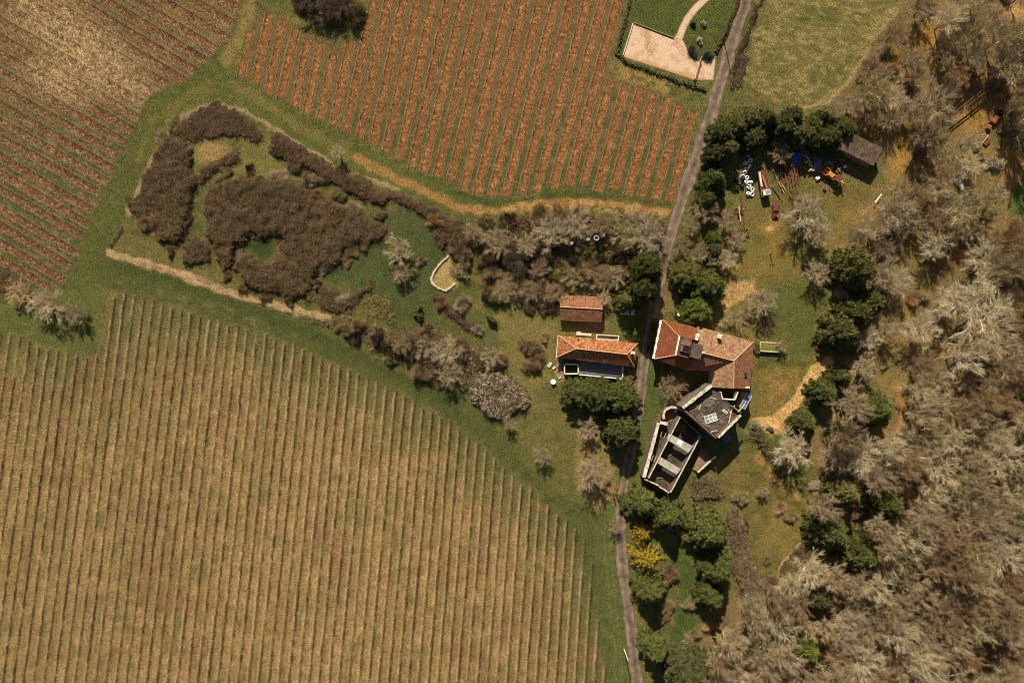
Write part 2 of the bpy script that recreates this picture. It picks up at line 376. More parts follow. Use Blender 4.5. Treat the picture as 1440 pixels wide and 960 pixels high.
for a, b in C_ROWS:
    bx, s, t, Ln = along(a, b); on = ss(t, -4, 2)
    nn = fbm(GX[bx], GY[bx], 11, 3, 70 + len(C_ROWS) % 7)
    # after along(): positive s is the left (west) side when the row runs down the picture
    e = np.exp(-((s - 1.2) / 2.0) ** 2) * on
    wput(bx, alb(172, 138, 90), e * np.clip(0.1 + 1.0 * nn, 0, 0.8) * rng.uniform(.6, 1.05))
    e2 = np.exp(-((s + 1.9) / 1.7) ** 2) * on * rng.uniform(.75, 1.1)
    wput(bx, alb(58, 46, 30), e2 * np.clip(nn * 2.4 - 0.55, 0, 0.75))  # vine shade right of the row, painted into the ground colour
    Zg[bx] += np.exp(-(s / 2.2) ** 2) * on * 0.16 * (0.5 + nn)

# ---- grass lanes and tracks round the fields
lane = stroke([(330, 0), (335, 60), (300, 110), (250, 135), (215, 160), (190, 215), (160, 280), (135, 330), (118, 380), (105, 420)], 44, 12)
put(alb(84, 84, 38), lane * (1 - mT) * (1 - mM), 0.7); put(alb(70, 78, 34), lane * (1 - mT) * ss(n_sm, 0.42, 0.6), 0.5)
put(alb(132, 106, 56), stroke([(352, -10), (346, 30), (333, 62), (318, 84)], 16, 10), 0.7)
put(alb(112, 98, 44), stroke([(240, 150), (290, 120), (330, 95), (345, 60)], 10, 8), 0.5)
put(alb(104, 94, 42), stroke([(192, 225), (215, 170), (250, 148), (300, 128)], 9, 7), 0.6)
put(alb(108, 98, 46), poly([(392, 20), (420, -20), (520, -20), (510, 40), (490, 56), (455, 55), (420, 35)], 5), 0.55)
trk = [(330, 118), (380, 152), (440, 188), (500, 222), (560, 252), (610, 276), (650, 292), (700, 297), (760, 286), (820, 283), (880, 287), (935, 296)]
put(alb(82, 84, 38), stroke([(320, 115), (400, 170), (480, 212), (560, 250), (640, 282)], 34, 12) * (1 - mM), 0.7)
put(alb(116, 100, 50), stroke(trk[:6], 13, 8), 0.55); put(alb(150, 106, 54), stroke(trk[3:], 11, 7), 0.75); put(alb(168, 124, 68), stroke(trk[6:], 9, 7) * ss(n_sm, 0.4, 0.65), 0.8)
put(alb(158, 122, 72), stroke([(720, 298), (760, 292), (800, 290), (860, 294), (930, 303)], 14, 8) * ss(n_sm, 0.35, 0.6), 0.7)
put(alb(64, 74, 32), stroke([(630, 270), (690, 284), (740, 282), (800, 270), (880, 283), (940, 290)], 8, 6) * (1 - mM), 0.7)
put(alb(78, 82, 38), stroke([(660, 302), (720, 303), (800, 296)], 7, 6), 0.5)
# grass between C and the scrub
put(alb(72, 76, 36), poly([(120, 400), (150, 362), (300, 405), (430, 450), (520, 500), (620, 545), (700, 590), (760, 640), (820, 690), (850, 780), (858, 960), (838, 850), (800, 735), (700, 645), (600, 570), (480, 515), (400, 478), (250, 432), (150, 408)], 8), 0.75)
put(alb(58, 66, 30), stroke([(160, 372), (300, 415), (440, 470), (560, 530), (640, 575)], 15, 12), 0.45)
put(alb(112, 100, 50), stroke([(170, 395), (300, 430), (420, 478)], 12, 10) * ss(n_sm, 0.5, .7), 0.5)
put(alb(86, 88, 42), poly([(0, 400), (60, 405), (130, 380), (150, 405), (140, 490), (110, 500), (55, 480), (0, 465)], 8), 0.7)
# the strip of grass along the road, lower middle
put(alb(80, 86, 40), poly([(835, 740), (860, 700), (872, 800), (884, 900), (890, 1000), (858, 1000), (845, 880)], 4), 0.7)
for dx in (-14, -6): put(alb(120, 108, 60), stroke([(862 + dx, 740), (868 + dx, 820), (878 + dx, 900), (884 + dx, 980)], 3, 3), 0.3)
put(alb(112, 100, 50), poly([(740, 560), (800, 560), (850, 640), (862, 700), (830, 720), (780, 700), (735, 640), (700, 600)], 14), 0.35)
put(alb(138, 112, 62), poly([(808, 600), (850, 600), (866, 660), (868, 700), (840, 720), (812, 690)], 6), 0.6)
put(alb(124, 108, 54), poly([(700, 440), (780, 420), (785, 540), (740, 560), (700, 500)], 14), 0.5)
# scrub enclosure floor
put(alb(112, 102, 50), poly([(335, 205), (380, 200), (420, 240), (430, 262), (300, 250)], 6), 0.7)
put(alb(150, 118, 66), blob(296, 215, 30, 22, 0, .7), 0.75)
put(alb(104, 92, 48), poly([(165, 330), (250, 340), (330, 395), (420, 430), (400, 440), (155, 362)], 5), 0.7)
put(alb(176, 146, 98), stroke([(152, 355), (210, 372), (280, 395), (350, 418), (430, 440), (460, 448)], 10, 5), 0.85)
put(alb(132, 96, 68), stroke([(190, 367), (330, 408)], 5, 4) * ss(n_sm, 0.5, .6), 0.7)
put(alb(172, 140, 96), stroke([(180, 300), (200, 255), (225, 205), (255, 165), (300, 143), (345, 158), (400, 190), (480, 238), (560, 268)], 6, 4), 0.5)
put(alb(46, 62, 30), blob(367, 348, 22, 16, 20), 0.85)
put(alb(62, 72, 36), poly([(440, 370), (520, 300), (600, 290), (640, 330), (620, 400), (600, 470), (560, 480), (500, 400), (460, 400)], 10), 0.75)
put(alb(70, 76, 38), poly([(560, 430), (640, 420), (700, 470), (720, 490), (640, 480)], 10), 0.5)
put(alb(120, 104, 48), poly([(690, 370), (740, 395), (800, 370), (890, 360), (900, 380), (820, 400), (720, 440)], 10), 0.55)
put(alb(84, 82, 36), poly([(700, 300), (930, 310), (930, 345), (800, 360), (690, 350)], 8), 0.5)
put(alb(168, 138, 78), poly([(612, 402), (607, 392), (620, 368), (632, 362), (645, 385), (640, 402), (625, 408)], 3), 0.75)
# garden right of the road
put(alb(112, 98, 44), poly([(950, 330), (1050, 290), (1090, 300), (1130, 390), (1170, 470), (1150, 520), (1100, 600), (1060, 580), (1058, 480), (1000, 440)], 14), 0.65)
put(alb(130, 100, 44), stroke([(1080, 300), (1090, 340), (1085, 380), (1040, 375), (1000, 395)], 22, 16), 0.5)
put(alb(130, 100, 44), stroke([(1090, 350), (1125, 375), (1150, 395)], 16, 12), 0.45)
put(alb(78, 84, 38), poly([(1085, 400), (1130, 390), (1155, 440), (1140, 505), (1062, 520), (1070, 440)], 12), 0.75)
put(alb(190, 148, 88), poly([(1012, 415), (1030, 398), (1062, 394), (1064, 410), (1045, 420), (1020, 438)], 4), 0.8)
put(alb(122, 98, 44), poly([(1058, 520), (1120, 520), (1125, 550), (1095, 590), (1058, 600)], 22) * (.4 + .6 * ss(n_mid, .35, .6)), 0.75)
put(alb(168, 122, 60), poly([(1058, 520), (1120, 520), (1125, 550), (1095, 590), (1058, 600)], 20) * ss(n_sm, .55, .7), 0.5)
put(alb(54, 62, 30), stroke([(1062, 515), (1085, 508), (1130, 512)], 8, 6), 0.5)
PATH = [(1166, 510), (1147, 520), (1136, 537), (1123, 558), (1107, 578), (1088, 594), (1064, 598)]
put(alb(206, 158, 90), stroke(PATH, 16, 4), 0.9); put(alb(206, 158, 90), blob(1085, 602, 22, 12), 0.6)
put(alb(120, 106, 70), stroke(PATH, 14, 3) * ss(n_f, .55, .7), 0.5)
put(alb(58, 70, 36), stroke([(1060, 600), (1075, 625), (1100, 655)], 16, 8), 0.7)
put(alb(116, 102, 44), poly([(1035, 640), (1070, 640), (1110, 680), (1145, 720), (1140, 745), (1090, 805), (1070, 800), (1050, 730), (1005, 690)], 24) * (.35 + .65 * ss(n_mid, .35, .6)), 0.8)
put(alb(112, 98, 46), poly([(1000, 700), (1080, 720), (1140, 730), (1090, 805), (1060, 770)], 12), 0.55)
put(alb(168, 122, 60), stroke([(1060, 640), (1090, 670), (1130, 705)], 9, 8) * ss(n_sm, .4, .6), 0.6)
put(alb(196, 158, 108), stroke([(1142, 748), (1120, 770), (1094, 800)], 3, 2), 0.7)
put(alb(64, 78, 34), poly([(935, 770), (960, 770), (985, 810), (980, 860), (960, 920), (945, 900), (955, 830)], 5), 0.85)
put(alb(72, 82, 38), stroke([(909, 530), (902, 580), (893, 640), (884, 672)], 12, 4), 0.7)
put(alb(72, 82, 38), poly([(905, 505), (925, 510), (945, 570), (925, 590), (905, 640), (893, 690), (885, 670)], 4), 0.6)
put(alb(140, 104, 70), poly([(918, 595), (935, 570), (960, 575), (950, 592)], 4), 0.6)
put(alb(96, 90, 44), poly([(960, 690), (1010, 690), (1050, 720), (960, 715)], 6), 0.5)
# road verges, hay meadow, top yard
put(alb(76, 80, 36), stroke([(p[0] + 15, p[1]) for p in ROAD[1:8]], 12, 6), 0.5)
hay = [(1078, -60), (1296, -60), (1270, 5), (1228, 55), (1195, 108), (1165, 140), (1120, 152), (1060, 128), (1045, 105)]
mH = poly(hay, 3); put(alb(112, 102, 52), mH, 0.9); put(alb(150, 128, 76), mH * ss(fbm(GX + 1.6 * GY, GY * 2.2 - GX, 11, 4, 77), 0.5, 0.66), 0.7); put(alb(84, 86, 40), mH * ss(n_mid, .52, .7), .6)
put(alb(172, 140, 88), stroke([(1276, 0), (1232, 52), (1198, 108), (1166, 143), (1120, 156)], 6, 5), 0.6); put(alb(158, 134, 80), stroke([(1268, 0), (1222, 52), (1190, 100)], 2.4, 2), 0.5)
lawn = [(888, -60), (1046, -60), (1040, 5), (1005, 78), (1000, 112), (878, 80), (866, 76), (884, 0)]
put(alb(76, 80, 34), poly(lawn, 3), 0.9); put(alb(62, 72, 30), poly(lawn, 3) * ss(n_sm, .5, .66), 0.5)
yard = [(890.6, 33), (947, 55), (952, 48), (961, 58), (971, 82), (985, 88), (1007, 73), (1003, 112), (977, 112), (947.5, 102), (876, 79)]
GRAV = alb(212, 176, 138)
drive = [(955, 54), (960, 40), (967, 26), (978, 12), (994, -4), (1012, -40)]
mY = np.maximum(poly(yard, 1.2, False), stroke(drive, 9, 2, False))
put(GRAV, mY, 0.95); put(alb(178, 132, 92), mY * ss(n_sm, .5, .7), 0.45); put(alb(150, 110, 50), mY * blob(910, 52, 6, 14, -10, .7), 0.55); put(alb(128, 98, 62), mY * blob(913, 72, 10, 16, 0, .8) * ss(n_f, .4, .6), 0.6)
put(alb(190, 128, 72), mY * stroke([(880, 82), (945, 100), (990, 112)], 8, 6), 0.7); put(alb(150, 106, 70), mY * stroke([(950, 58), (962, 75), (980, 92)], 9, 8) * ss(n_f, .45, .6), .6)
put(alb(150, 116, 58), poly([(858, 92), (905, 100), (950, 120), (940, 130), (870, 112)], 5) * ss(n_sm, .3, .6), 0.7)
# wood floor
wood = [(1296, -60), (1272, 0), (1230, 60), (1195, 115), (1170, 148), (1200, 175), (1240, 195), (1235, 260), (1190, 300), (1165, 360), (1170, 430), (1190, 500), (1160, 560), (1140, 640), (1160, 700), (1140, 750), (1092, 806), (1060, 820), (1010, 850), (975, 890), (940, 960), (930, 1020), (1500, 1020), (1500, -60)]
mW = poly(wood, 8); put(alb(116, 98, 58), mW, 0.85); put(alb(140, 110, 54), mW * ss(n_mid, .46, .66), 0.7); put(alb(86, 80, 42), mW * ss(n_mid, .46, .32), 0.6); put(alb(120, 90, 58), mW * ss(n_sm, .58, .72), 0.5)
for g in [((1302, 55), 22, 34, 20), ((1258, 72), 9, 10, 0), ((1268, 215), 16, 44, 20), ((1372, 170), 34, 20, -40), ((1410, 225), 22, 18, 0)]:
    put(alb(146, 108, 40), blob(g[0][0], g[0][1], g[1], g[2], g[3], .7), 0.75)
put(alb(64, 88, 38), blob(1438, 285, 22, 40, 0, .5), 0.85); put(alb(150, 112, 54), blob(1425, 250, 26, 16, -20, .7), .7)
put(alb(118, 98, 44), stroke([(1200, 270), (1190, 300), (1178, 330), (1160, 345)], 20, 14), 0.8)
put(alb(116, 98, 46), stroke([(1272, 330), (1290, 360), (1300, 400), (1275, 450), (1248, 480), (1242, 520), (1240, 545)], 20, 12), 0.8)
put(alb(170, 114, 50), stroke([(1265, 545), (1268, 580), (1262, 620)], 10, 8), 0.6); put(alb(168, 112, 58), blob(1330, 492, 18, 12), 0.7); put(alb(146, 104, 46), blob(1345, 365, 30, 16, -20, .7), .6)
put(alb(172, 128, 72), blob(1425, 20, 26, 20), 0.7)
# machinery yard floor
put(alb(104, 90, 46), poly([(1040, 215), (1100, 200), (1180, 215), (1240, 250), (1200, 280), (1120, 290), (1090, 320), (1050, 320)], 10), 0.7)
put(alb(150, 112, 46), blob(1083, 318, 18, 16, 0, .7), 0.6); put(alb(214, 174, 124), blob(1082, 322, 6, 5), .6)
# bare earth and stones by the cottage
put(alb(118, 84, 54), poly([(808, 455), (850, 452), (852, 466), (806, 467)], 3), 0.8)
put(alb(120, 92, 60), poly([(925, 400), (960, 405), (955, 440), (920, 440)], 6), 0.5)
put(alb(172, 138, 96), poly([(780, 505), (790, 505), (797, 535), (785, 540)], 3) * ss(n_f, .4, .6), 0.7)
put(alb(150, 112, 66), blob(880, 545, 14, 7), 0.5)
put(alb(120, 92, 66), poly([(880, 525), (905, 515), (900, 545), (885, 550)], 4), 0.5)

# flatten the relief under the road and the yard
flat = np.maximum(stroke(ROAD, 20, 6, False), mY); Zg *= (1 - flat); Zg -= 0.06
Zg[:8] = -0.1; Zg[-8:] = -0.1; Zg[:, :8] = -0.1; Zg[:, -8:] = -0.1
wx = (GX - 720) * S; wy = (480 - GY) * S
V = np.stack([wx.ravel(), wy.ravel(), Zg.ravel()], 1)
ii = np.arange((NY - 1) * NX).reshape(NY - 1, NX)[:, :-1].ravel()
F = np.stack([ii, ii + NX, ii + NX + 1, ii + 1], 1)

def groundmat():
    m = bpy.data.materials.new('earth_and_grass'); m.use_nodes = True; nt = m.node_tree; N = nt.nodes; L = nt.links
    b = N['Principled BSDF']; b.inputs['Roughness'].default_value = 1.0; b.inputs['Specular IOR Level'].default_value = 0.05
    at = N.new('ShaderNodeAttribute'); at.attribute_name = 'land_cover'
    gp = N.new('ShaderNodeNewGeometry')
    def noise(sc, det, ro=0.7):
        n = N.new('ShaderNodeTexNoise'); n.inputs['Scale'].default_value = sc; n.inputs['Detail'].default_value = det; n.inputs['Roughness'].default_value = ro
        L.new(gp.outputs['Position'], n.inputs['Vector']); return n
    def mr(src, a, b_, lo, hi):
        r = N.new('ShaderNodeMapRange'); r.inputs['From Min'].default_value = a; r.inputs['From Max'].default_value = b_; r.inputs['To Min'].default_value = lo; r.inputs['To Max'].default_value = hi
        L.new(src, r.inputs['Value']); return r.outputs['Result']
    n1 = noise(2.4, 6); n2 = noise(0.35, 4); n3 = noise(3.2, 3)
    f1 = mr(n1.outputs['Fac'], 0.3, 0.7, 0.22, 1.78); f2 = mr(n2.outputs['Fac'], 0.3, 0.7, 0.8, 1.2)
    m0 = N.new('ShaderNodeMath'); m0.operation = 'MULTIPLY'; L.new(f1, m0.inputs[0]); L.new(f2, m0.inputs[1])
    mu = N.new('ShaderNodeMix'); mu.data_type = 'FLOAT'; L.new(at.outputs['Alpha'], mu.inputs[0]); mu.inputs[2].default_value = 1.0; L.new(m0.outputs[0], mu.inputs[3])
    vm = N.new('ShaderNodeVectorMath'); vm.operation = 'SCALE'; L.new(at.outputs['Color'], vm.inputs[0]); L.new(mu.outputs[0], vm.inputs['Scale'])
    hs = N.new('ShaderNodeHueSaturation'); L.new(vm.outputs['Vector'], hs.inputs['Color']); L.new(mr(n3.outputs['Fac'], 0.3, 0.7, 0.487, 0.513), hs.inputs['Hue']); hs.inputs['Saturation'].default_value = 0.96
    L.new(hs.outputs['Color'], b.inputs['Base Color'])
    n4 = noise(2.4, 4); bp = N.new('ShaderNodeBump'); bp.inputs['Strength'].default_value = 0.7; bp.inputs['Distance'].default_value = 0.18
    L.new(n4.outputs['Fac'], bp.inputs['Height']); L.new(bp.outputs['Normal'], b.inputs['Normal'])
    return m
me = mesh_np('ground', V, [F], [groundmat()], None, True)
ca = me.color_attributes.new('land_cover', 'FLOAT_COLOR', 'POINT')
ca.data.foreach_set('color', np.concatenate([C.reshape(-1, 3), 1 - .75 * mY.reshape(-1, 1) - .3 * mM.reshape(-1, 1)], 1).astype(np.float32).ravel())
tag(link('ground', me), kind='structure')

# ---- the lane: a worn tarmac sheet, verges broken by earth
def catmull(pts, n=10):
    P = np.array(pts, float); P = np.vstack([2 * P[0] - P[1], P, 2 * P[-1] - P[-2]]); out = []
    for i in range(1, len(P) - 2):
        for t in np.linspace(0, 1, n, endpoint=False):
            a, b, c, d = P[i - 1], P[i], P[i + 1], P[i + 2]
            out.append(0.5 * ((2 * b) + (c - a) * t + (2 * a - 5 * b + 4 * c - d) * t * t + (3 * b - a - 3 * c + d) * t ** 3))
    out.append(P[-2]); return np.array(out)
rc = catmull([(1095, -160)] + ROAD + [(930, 1200)], 14)
rw = np.array([W(x, y)[:2] for x, y in rc]); tg = np.gradient(rw, axis=0); tg /= np.linalg.norm(tg, axis=1)[:, None]; nr = np.stack([-tg[:, 1], tg[:, 0]], 1)
half = 1.75 + 0.0 * rw[:, 0]
half = np.where((rc[:, 1] > 330) & (rc[:, 1] < 720), 1.35, np.where(rc[:, 1] < 330, 1.75, 1.55)); half = np.convolve(np.pad(half, 8, 'edge'), np.ones(17) / 17, 'valid')
V = []; ncol = 7
for k in range(ncol):
    u = k / (ncol - 1) * 2 - 1; e = half * u * (1 + (0.26 * (vnoise(np.arange(len(rw)) * .45, np.full(len(rw), k * 5.0), 5) - .5) * 2 if abs(u) == 1 else 0))
    V.append(np.stack([rw[:, 0] + nr[:, 0] * e, rw[:, 1] + nr[:, 1] * e, 0.03 * (1 - u * u) + 0.008 + 0 * e], 1))
V = np.array(V).transpose(1, 0, 2).reshape(-1, 3); q = np.arange(len(rw) - 1)[:, None] * ncol + np.arange(ncol - 1)[None]; q = q.ravel()
road_m = mat('worn_tarmac', alb(92, 76, 60), alb(142, 120, 98), 0.45, 0.9, bump=0.3, detail=8, bscale=6)
# paler wheel tracks: a true wear pattern across the lane
nt_ = road_m.node_tree; at = nt_.nodes.new('ShaderNodeAttribute'); at.attribute_name = 'wear'; mixr = nt_.nodes.new('ShaderNodeMixRGB'); mixr.blend_type = 'MULTIPLY'; mixr.inputs['Fac'].default_value = 1
bsdf = nt_.nodes['Principled BSDF']; src = bsdf.inputs['Base Color'].links[0].from_socket; nt_.links.new(src, mixr.inputs['Color1']); nt_.links.new(at.outputs['Color'], mixr.inputs['Color2']); nt_.links.new(mixr.outputs['Color'], bsdf.inputs['Base Color'])
me = mesh_np('road', V, [np.stack([q, q + ncol, q + ncol + 1, q + 1], 1)], [road_m], None, True)
u = np.tile(np.linspace(-1, 1, ncol), len(rw)); wv = 0.80 + 0.40 * np.exp(-((np.abs(u) - 0.62) / 0.22) ** 2) - 0.12 * (np.abs(u) < .2)
ca = me.color_attributes.new('wear', 'FLOAT_COLOR', 'POINT'); ca.data.foreach_set('color', np.stack([wv, wv, wv, 0 * wv + 1], 1).astype(np.float32).ravel())
tag(link('road', me), kind='structure')
# ================================================================ VINE ROWS (one object per row)
M_vine = mat('vine_wood', alb(60, 44, 30), alb(104, 80, 56), 3.0, 0.95)
M_vine_dry = mat('dry_grass', alb(150, 120, 74), alb(192, 156, 102), 2.0, 1.0)
M_post = mat('grey_wood', alb(96, 84, 70), alb(136, 120, 100), 3.0, 0.95)
def blades(P, D, L, w, rg):
    """thin triangles rooted at P, pointing along D (n,3), length L, width w"""
    n = len(P); D = D / (np.linalg.norm(D, axis=1)[:, None] + 1e-9)
    sd_ = np.cross(D, rg.normal(size=(n, 3))); sd_ /= (np.linalg.norm(sd_, axis=1)[:, None] + 1e-9)
    L = np.broadcast_to(L, (n,))[:, None]; w = np.broadcast_to(w, (n,))[:, None]
    V = np.stack([P - sd_ * w / 2, P + sd_ * w / 2, P + D * L], 1).reshape(-1, 3)
    return V, np.arange(3 * n).reshape(n, 3)
def quads(P, size, rg, flat=0.0, asp=1.0):
    n = len(P); a = rg.normal(size=(n, 3)); a[:, 2] *= (1 - flat); a /= np.linalg.norm(a, axis=1)[:, None]
    b = rg.normal(size=(n, 3)); b[:, 2] *= (1 - flat); b -= (a * b).sum(1)[:, None] * a; b /= np.linalg.norm(b, axis=1)[:, None]
    s_ = np.broadcast_to(size, (n,))[:, None] / 2
    V = np.stack([P - a * s_ - b * s_ * asp, P + a * s_ - b * s_ * asp, P + a * s_ + b * s_ * asp, P - a * s_ + b * s_ * asp], 1).reshape(-1, 3)
    return V, np.arange(4 * n).reshape(n, 4)
class Acc:
    def __init__(s): s.V = []; s.F = []; s.n = 0; s.m = []
    def add(s, V, F, mi=0):
        if len(V) == 0: return
        s.V.append(V); s.F.append(F + s.n); s.n += len(V); s.m.append(np.full(len(F), mi, np.int32))
    def mesh(s, name, mats):
        # faces in the order added
        return mesh_np(name, np.concatenate(s.V), s.F, mats, np.concatenate(s.m))
def vine_row(a, b, label, group, hgt, canes, clen, step, tuft, gap, seed):
    rg = np.random.default_rng(seed)
    A = W(*a); B = W(*b); d = (B - A)[:2]; Ln = np.hypot(*d); d /= Ln; nrm = np.array([-d[1], d[0]])
    t = np.arange(0.4, Ln, step); t = t + rg.normal(0, 0.1, len(t))
    keep = (vnoise(t * 0.12, np.full(len(t), seed * 3.7), 11) > gap) & (rg.random(len(t)) > 0.06); t = t[keep]; n = len(t)
    if n < 2: return
    off = rg.normal(0, 0.05, n); base = np.stack([d[0] * t + nrm[0] * off, d[1] * t + nrm[1] * off, np.full(n, -0.1)], 1)
    hh = hgt * rg.uniform(0.8, 1.15, n); acc = Acc()
    # trunks: crossed narrow blades
    for k in range(2):
        ang = k * 1.57 + 0.4; s_ = np.array([math.cos(ang), math.sin(ang), 0]) * 0.055
        top = base + np.stack([rg.normal(0, .06, n), rg.normal(0, .06, n), hh + 0.1], 1)
        V = np.stack([base - s_, base + s_, top + s_ * .7, top - s_ * .7], 1).reshape(-1, 3); acc.add(V, np.arange(4 * n).reshape(n, 4), 0)
    P = np.repeat(top, canes, 0); m = len(P); al = rg.choice([-1, 1], m) * rg.uniform(0.3, 1, m); ac = rg.normal(0, .35, m); up = rg.uniform(-.1, .9, m)
    D = np.stack([d[0] * al + nrm[0] * ac, d[1] * al + nrm[1] * ac, up], 1)
    V, F_ = blades(P, D, clen * rg.uniform(.6, 1.2, m), 0.05, rg); acc.add(V, F_, 0)
    if hgt > .8:      # stretches of unpruned vine
        vig = (vnoise(t * .09, np.full(n, seed * 2.3), 17) > .58 + .2 * (t / Ln)); tp2 = np.repeat(top[vig], 16, 0); m = len(tp2)
        if m:
            al = rg.uniform(-1, 1, m); tp2 = tp2 + np.stack([d[0] * al, d[1] * al, -rg.uniform(0, .5, m)], 1); D = rg.normal(size=(m, 3)) * [.6, .6, .5] + [0, 0, .3]; V, F_ = blades(tp2, D, rg.uniform(.35, .7, m), .06, rg); acc.add(V, F_, 0)
    if tuft:
        m = int(Ln * tuft); tt = rg.uniform(0, Ln, m); k = vnoise(tt * 0.4, np.full(m, seed * 1.3), 13) > 0.3; tt = tt[k]; m = len(tt); o = rg.normal(-0.12, .16, m)
        P = np.stack([d[0] * tt + nrm[0] * o, d[1] * tt + nrm[1] * o, np.full(m, -0.08)], 1)
        D = rg.normal(size=(m, 3)) * [.6, .6, .3] + [0, 0, .8]
        V, F_ = blades(P, D, rg.uniform(.25, .5, m), 0.09, rg); acc.add(V, F_, 1)
    for z in (hgt * .7, hgt):      # trellis wires
        V = np.array([[0, 0, z - .006], [d[0] * Ln, d[1] * Ln, z - .006], [d[0] * Ln, d[1] * Ln, z + .006], [0, 0, z + .006]]); acc.add(V, np.array([[0, 1, 2, 3]]), 2)
    # end and intermediate posts
    for tp in np.concatenate([[0.0], np.arange(6, Ln, 6.0)]):
        mb = MB().tube((d[0] * tp, d[1] * tp, -.1), (d[0] * (tp - (.12 if tp == 0 else 0)), d[1] * (tp - (.12 if tp == 0 else 0)), hgt + .35), .05, n=4)
        acc.add(np.array(mb.v), np.array([f for f in mb.f if len(f) == 4]), 2)
    o = link('vine_row', acc.mesh('vine_row', [M_vine, M_vine_dry, M_post]), None, A)
    tag(o, label, 'vine row', group); return o
sd0 = 100
for i, (a, b) in enumerate(C_ROWS):
    vine_row(a, b, 'row of bare vines with dry straw along its foot in the lower left vineyard', 'vine rows of the lower left vineyard', 0.85, 5, 0.5, 0.95, 7, 0.22, sd0 + i)
for i, (a, b) in enumerate(M_STR):
    d = np.array(b) - a; d = d / np.hypot(*d); nn = np.array([-d[1], d[0]])
    for sgn in (-1, 1):
        vine_row(np.array(a) + nn * sgn * 5.3, np.array(b) + nn * sgn * 5.3, 'row of short pruned vines beside an orange soil strip of the top middle vineyard', 'vine rows of the top middle vineyard', 0.45, 2, 0.4, 1.0, 3, 0.12, sd0 + 200 + 2 * i + (sgn > 0))
for i, (a, b) in enumerate(T_STR):
    d = np.array(b) - a; d = d / np.hypot(*d); nn = np.array([-d[1], d[0]])
    for sgn in (-1, 1):
        a2 = np.array(a, float) + nn * sgn * 5.5; b2 = np.array(b, float) + nn * sgn * 5.5
        t0 = max(0, (-40 - a2[0]) / (b2[0] - a2[0])); 
        if a2[1] + (b2[1] - a2[1]) * t0 < -30: t0 = (-30 - a2[1]) / (b2[1] - a2[1])
        if t0 > .95: continue
        vine_row(b2, a2 + (b2 - a2) * t0, 'row of short pruned vines beside a red brown strip of the top left vineyard', 'vine rows of the top left vineyard', 0.7, 4, 0.45, 0.95, 2, 0.15, sd0 + 400 + 2 * i + (sgn > 0))
# ================================================================ VEGETATION GENERATORS
M_bark = mat('bark', alb(74, 62, 48), alb(112, 98, 78), 2.0, 0.95, objrand=.15)
M_twig = {
 'grey': mat('grey_twigs', alb(131, 113, 82), alb(186, 164, 125), 0.5, 0.95, objrand=.16),
 'pale': mat('lichen_twigs', alb(149, 134, 99), alb(206, 188, 147), 0.6, 0.95, objrand=.14),
 'brown': mat('brown_twigs', alb(116, 96, 66), alb(166, 139, 99), 0.5, 0.95, objrand=.16),
 'red': mat('reddish_twigs', alb(120, 96, 64), alb(168, 136, 95), 0.5, 0.95, objrand=.16),
 'dark': mat('dark_twigs', alb(62, 50, 38), alb(104, 85, 64), 0.5, 0.95, objrand=.12),
 'mauve': mat('mauve_twigs', alb(126, 107, 79), alb(175, 152, 116), 0.5, 0.95, objrand=.12),
 'olive': mat('olive_twigs', alb(116, 103, 57), alb(164, 146, 93), 0.5, 0.95, objrand=.14),
 'straw': mat('straw_stems', alb(149, 119, 73), alb(195, 160, 109), 0.7, 0.95, objrand=.1),
 'winered': mat('wine_red_stems', alb(104, 56, 51), alb(142, 89, 76), 0.7, 0.95),
}
M_limb = {'grey': mat('grey_limbs', alb(160, 143, 109), alb(213, 193, 153), 1.2, 0.95, objrand=.12), 'pale': mat('lichen_limbs', alb(175, 160, 123), alb(226, 207, 170), 1.2, 0.95, objrand=.1),
          'brown': mat('brown_limbs', alb(131, 111, 82), alb(180, 156, 121), 1.2, .95, objrand=.12), 'red': mat('red_brown_limbs', alb(131, 107, 76), alb(177, 148, 112), 1.2, .95, objrand=.12), 'dark': mat('dark_limbs', alb(66, 54, 41), alb(100, 83, 66), 1.2, .95)}
M_leaf = {
 'fir': mat('fir_needles', alb(44, 51, 22), alb(122, 122, 58), 0.8, 0.75, objrand=.12, detail=6, lo=.3, hi=.7),
 'olivefir': mat('olive_needles', alb(64, 66, 28), alb(140, 132, 70), 0.8, 0.75, objrand=.12, detail=6, lo=.3, hi=.7),
 'bright': mat('fresh_green_leaves', alb(64, 76, 26), alb(122, 128, 50), 0.8, 0.75, objrand=.1, detail=6, lo=.3, hi=.7),
 'golden': mat('golden_needles', alb(118, 98, 18), alb(196, 164, 34), 1.2, 0.75, detail=5),
 'ivy': mat('ivy_leaves', alb(58, 62, 32), alb(114, 110, 64), 0.8, 0.8, objrand=.12, detail=6, lo=.3, hi=.7),
 'bluegreen': mat('blue_green_leaves', alb(70, 80, 66), alb(128, 136, 116), 1.2, 0.8),
 'blossom': mat('white_blossom', alb(176, 160, 132), alb(226, 212, 186), 2.0, 0.8),
 'lichen': mat('grey_green_lichen', alb(148, 142, 112), alb(204, 196, 162), 1.0, 0.95, objrand=.1),
 'grass': mat('tussock_grass', alb(78, 84, 38), alb(124, 118, 62), 1.0, 0.95),
}
M_bramble = mat('bramble_stems', alb(98, 84, 48), alb(158, 122, 82), 0.16, 0.95, c3=alb(132, 104, 66), detail=7)
M_gap_shade = mat('thicket_gap_shade', alb(52, 44, 28), alb(84, 68, 46), 0.8, 0.95)  # inner shell: shade between the stems put into its dark colour
M_heath = mat('heath_stems', alb(112, 84, 66), alb(168, 130, 98), 0.2, 0.95, c3=alb(136, 110, 76), detail=7)

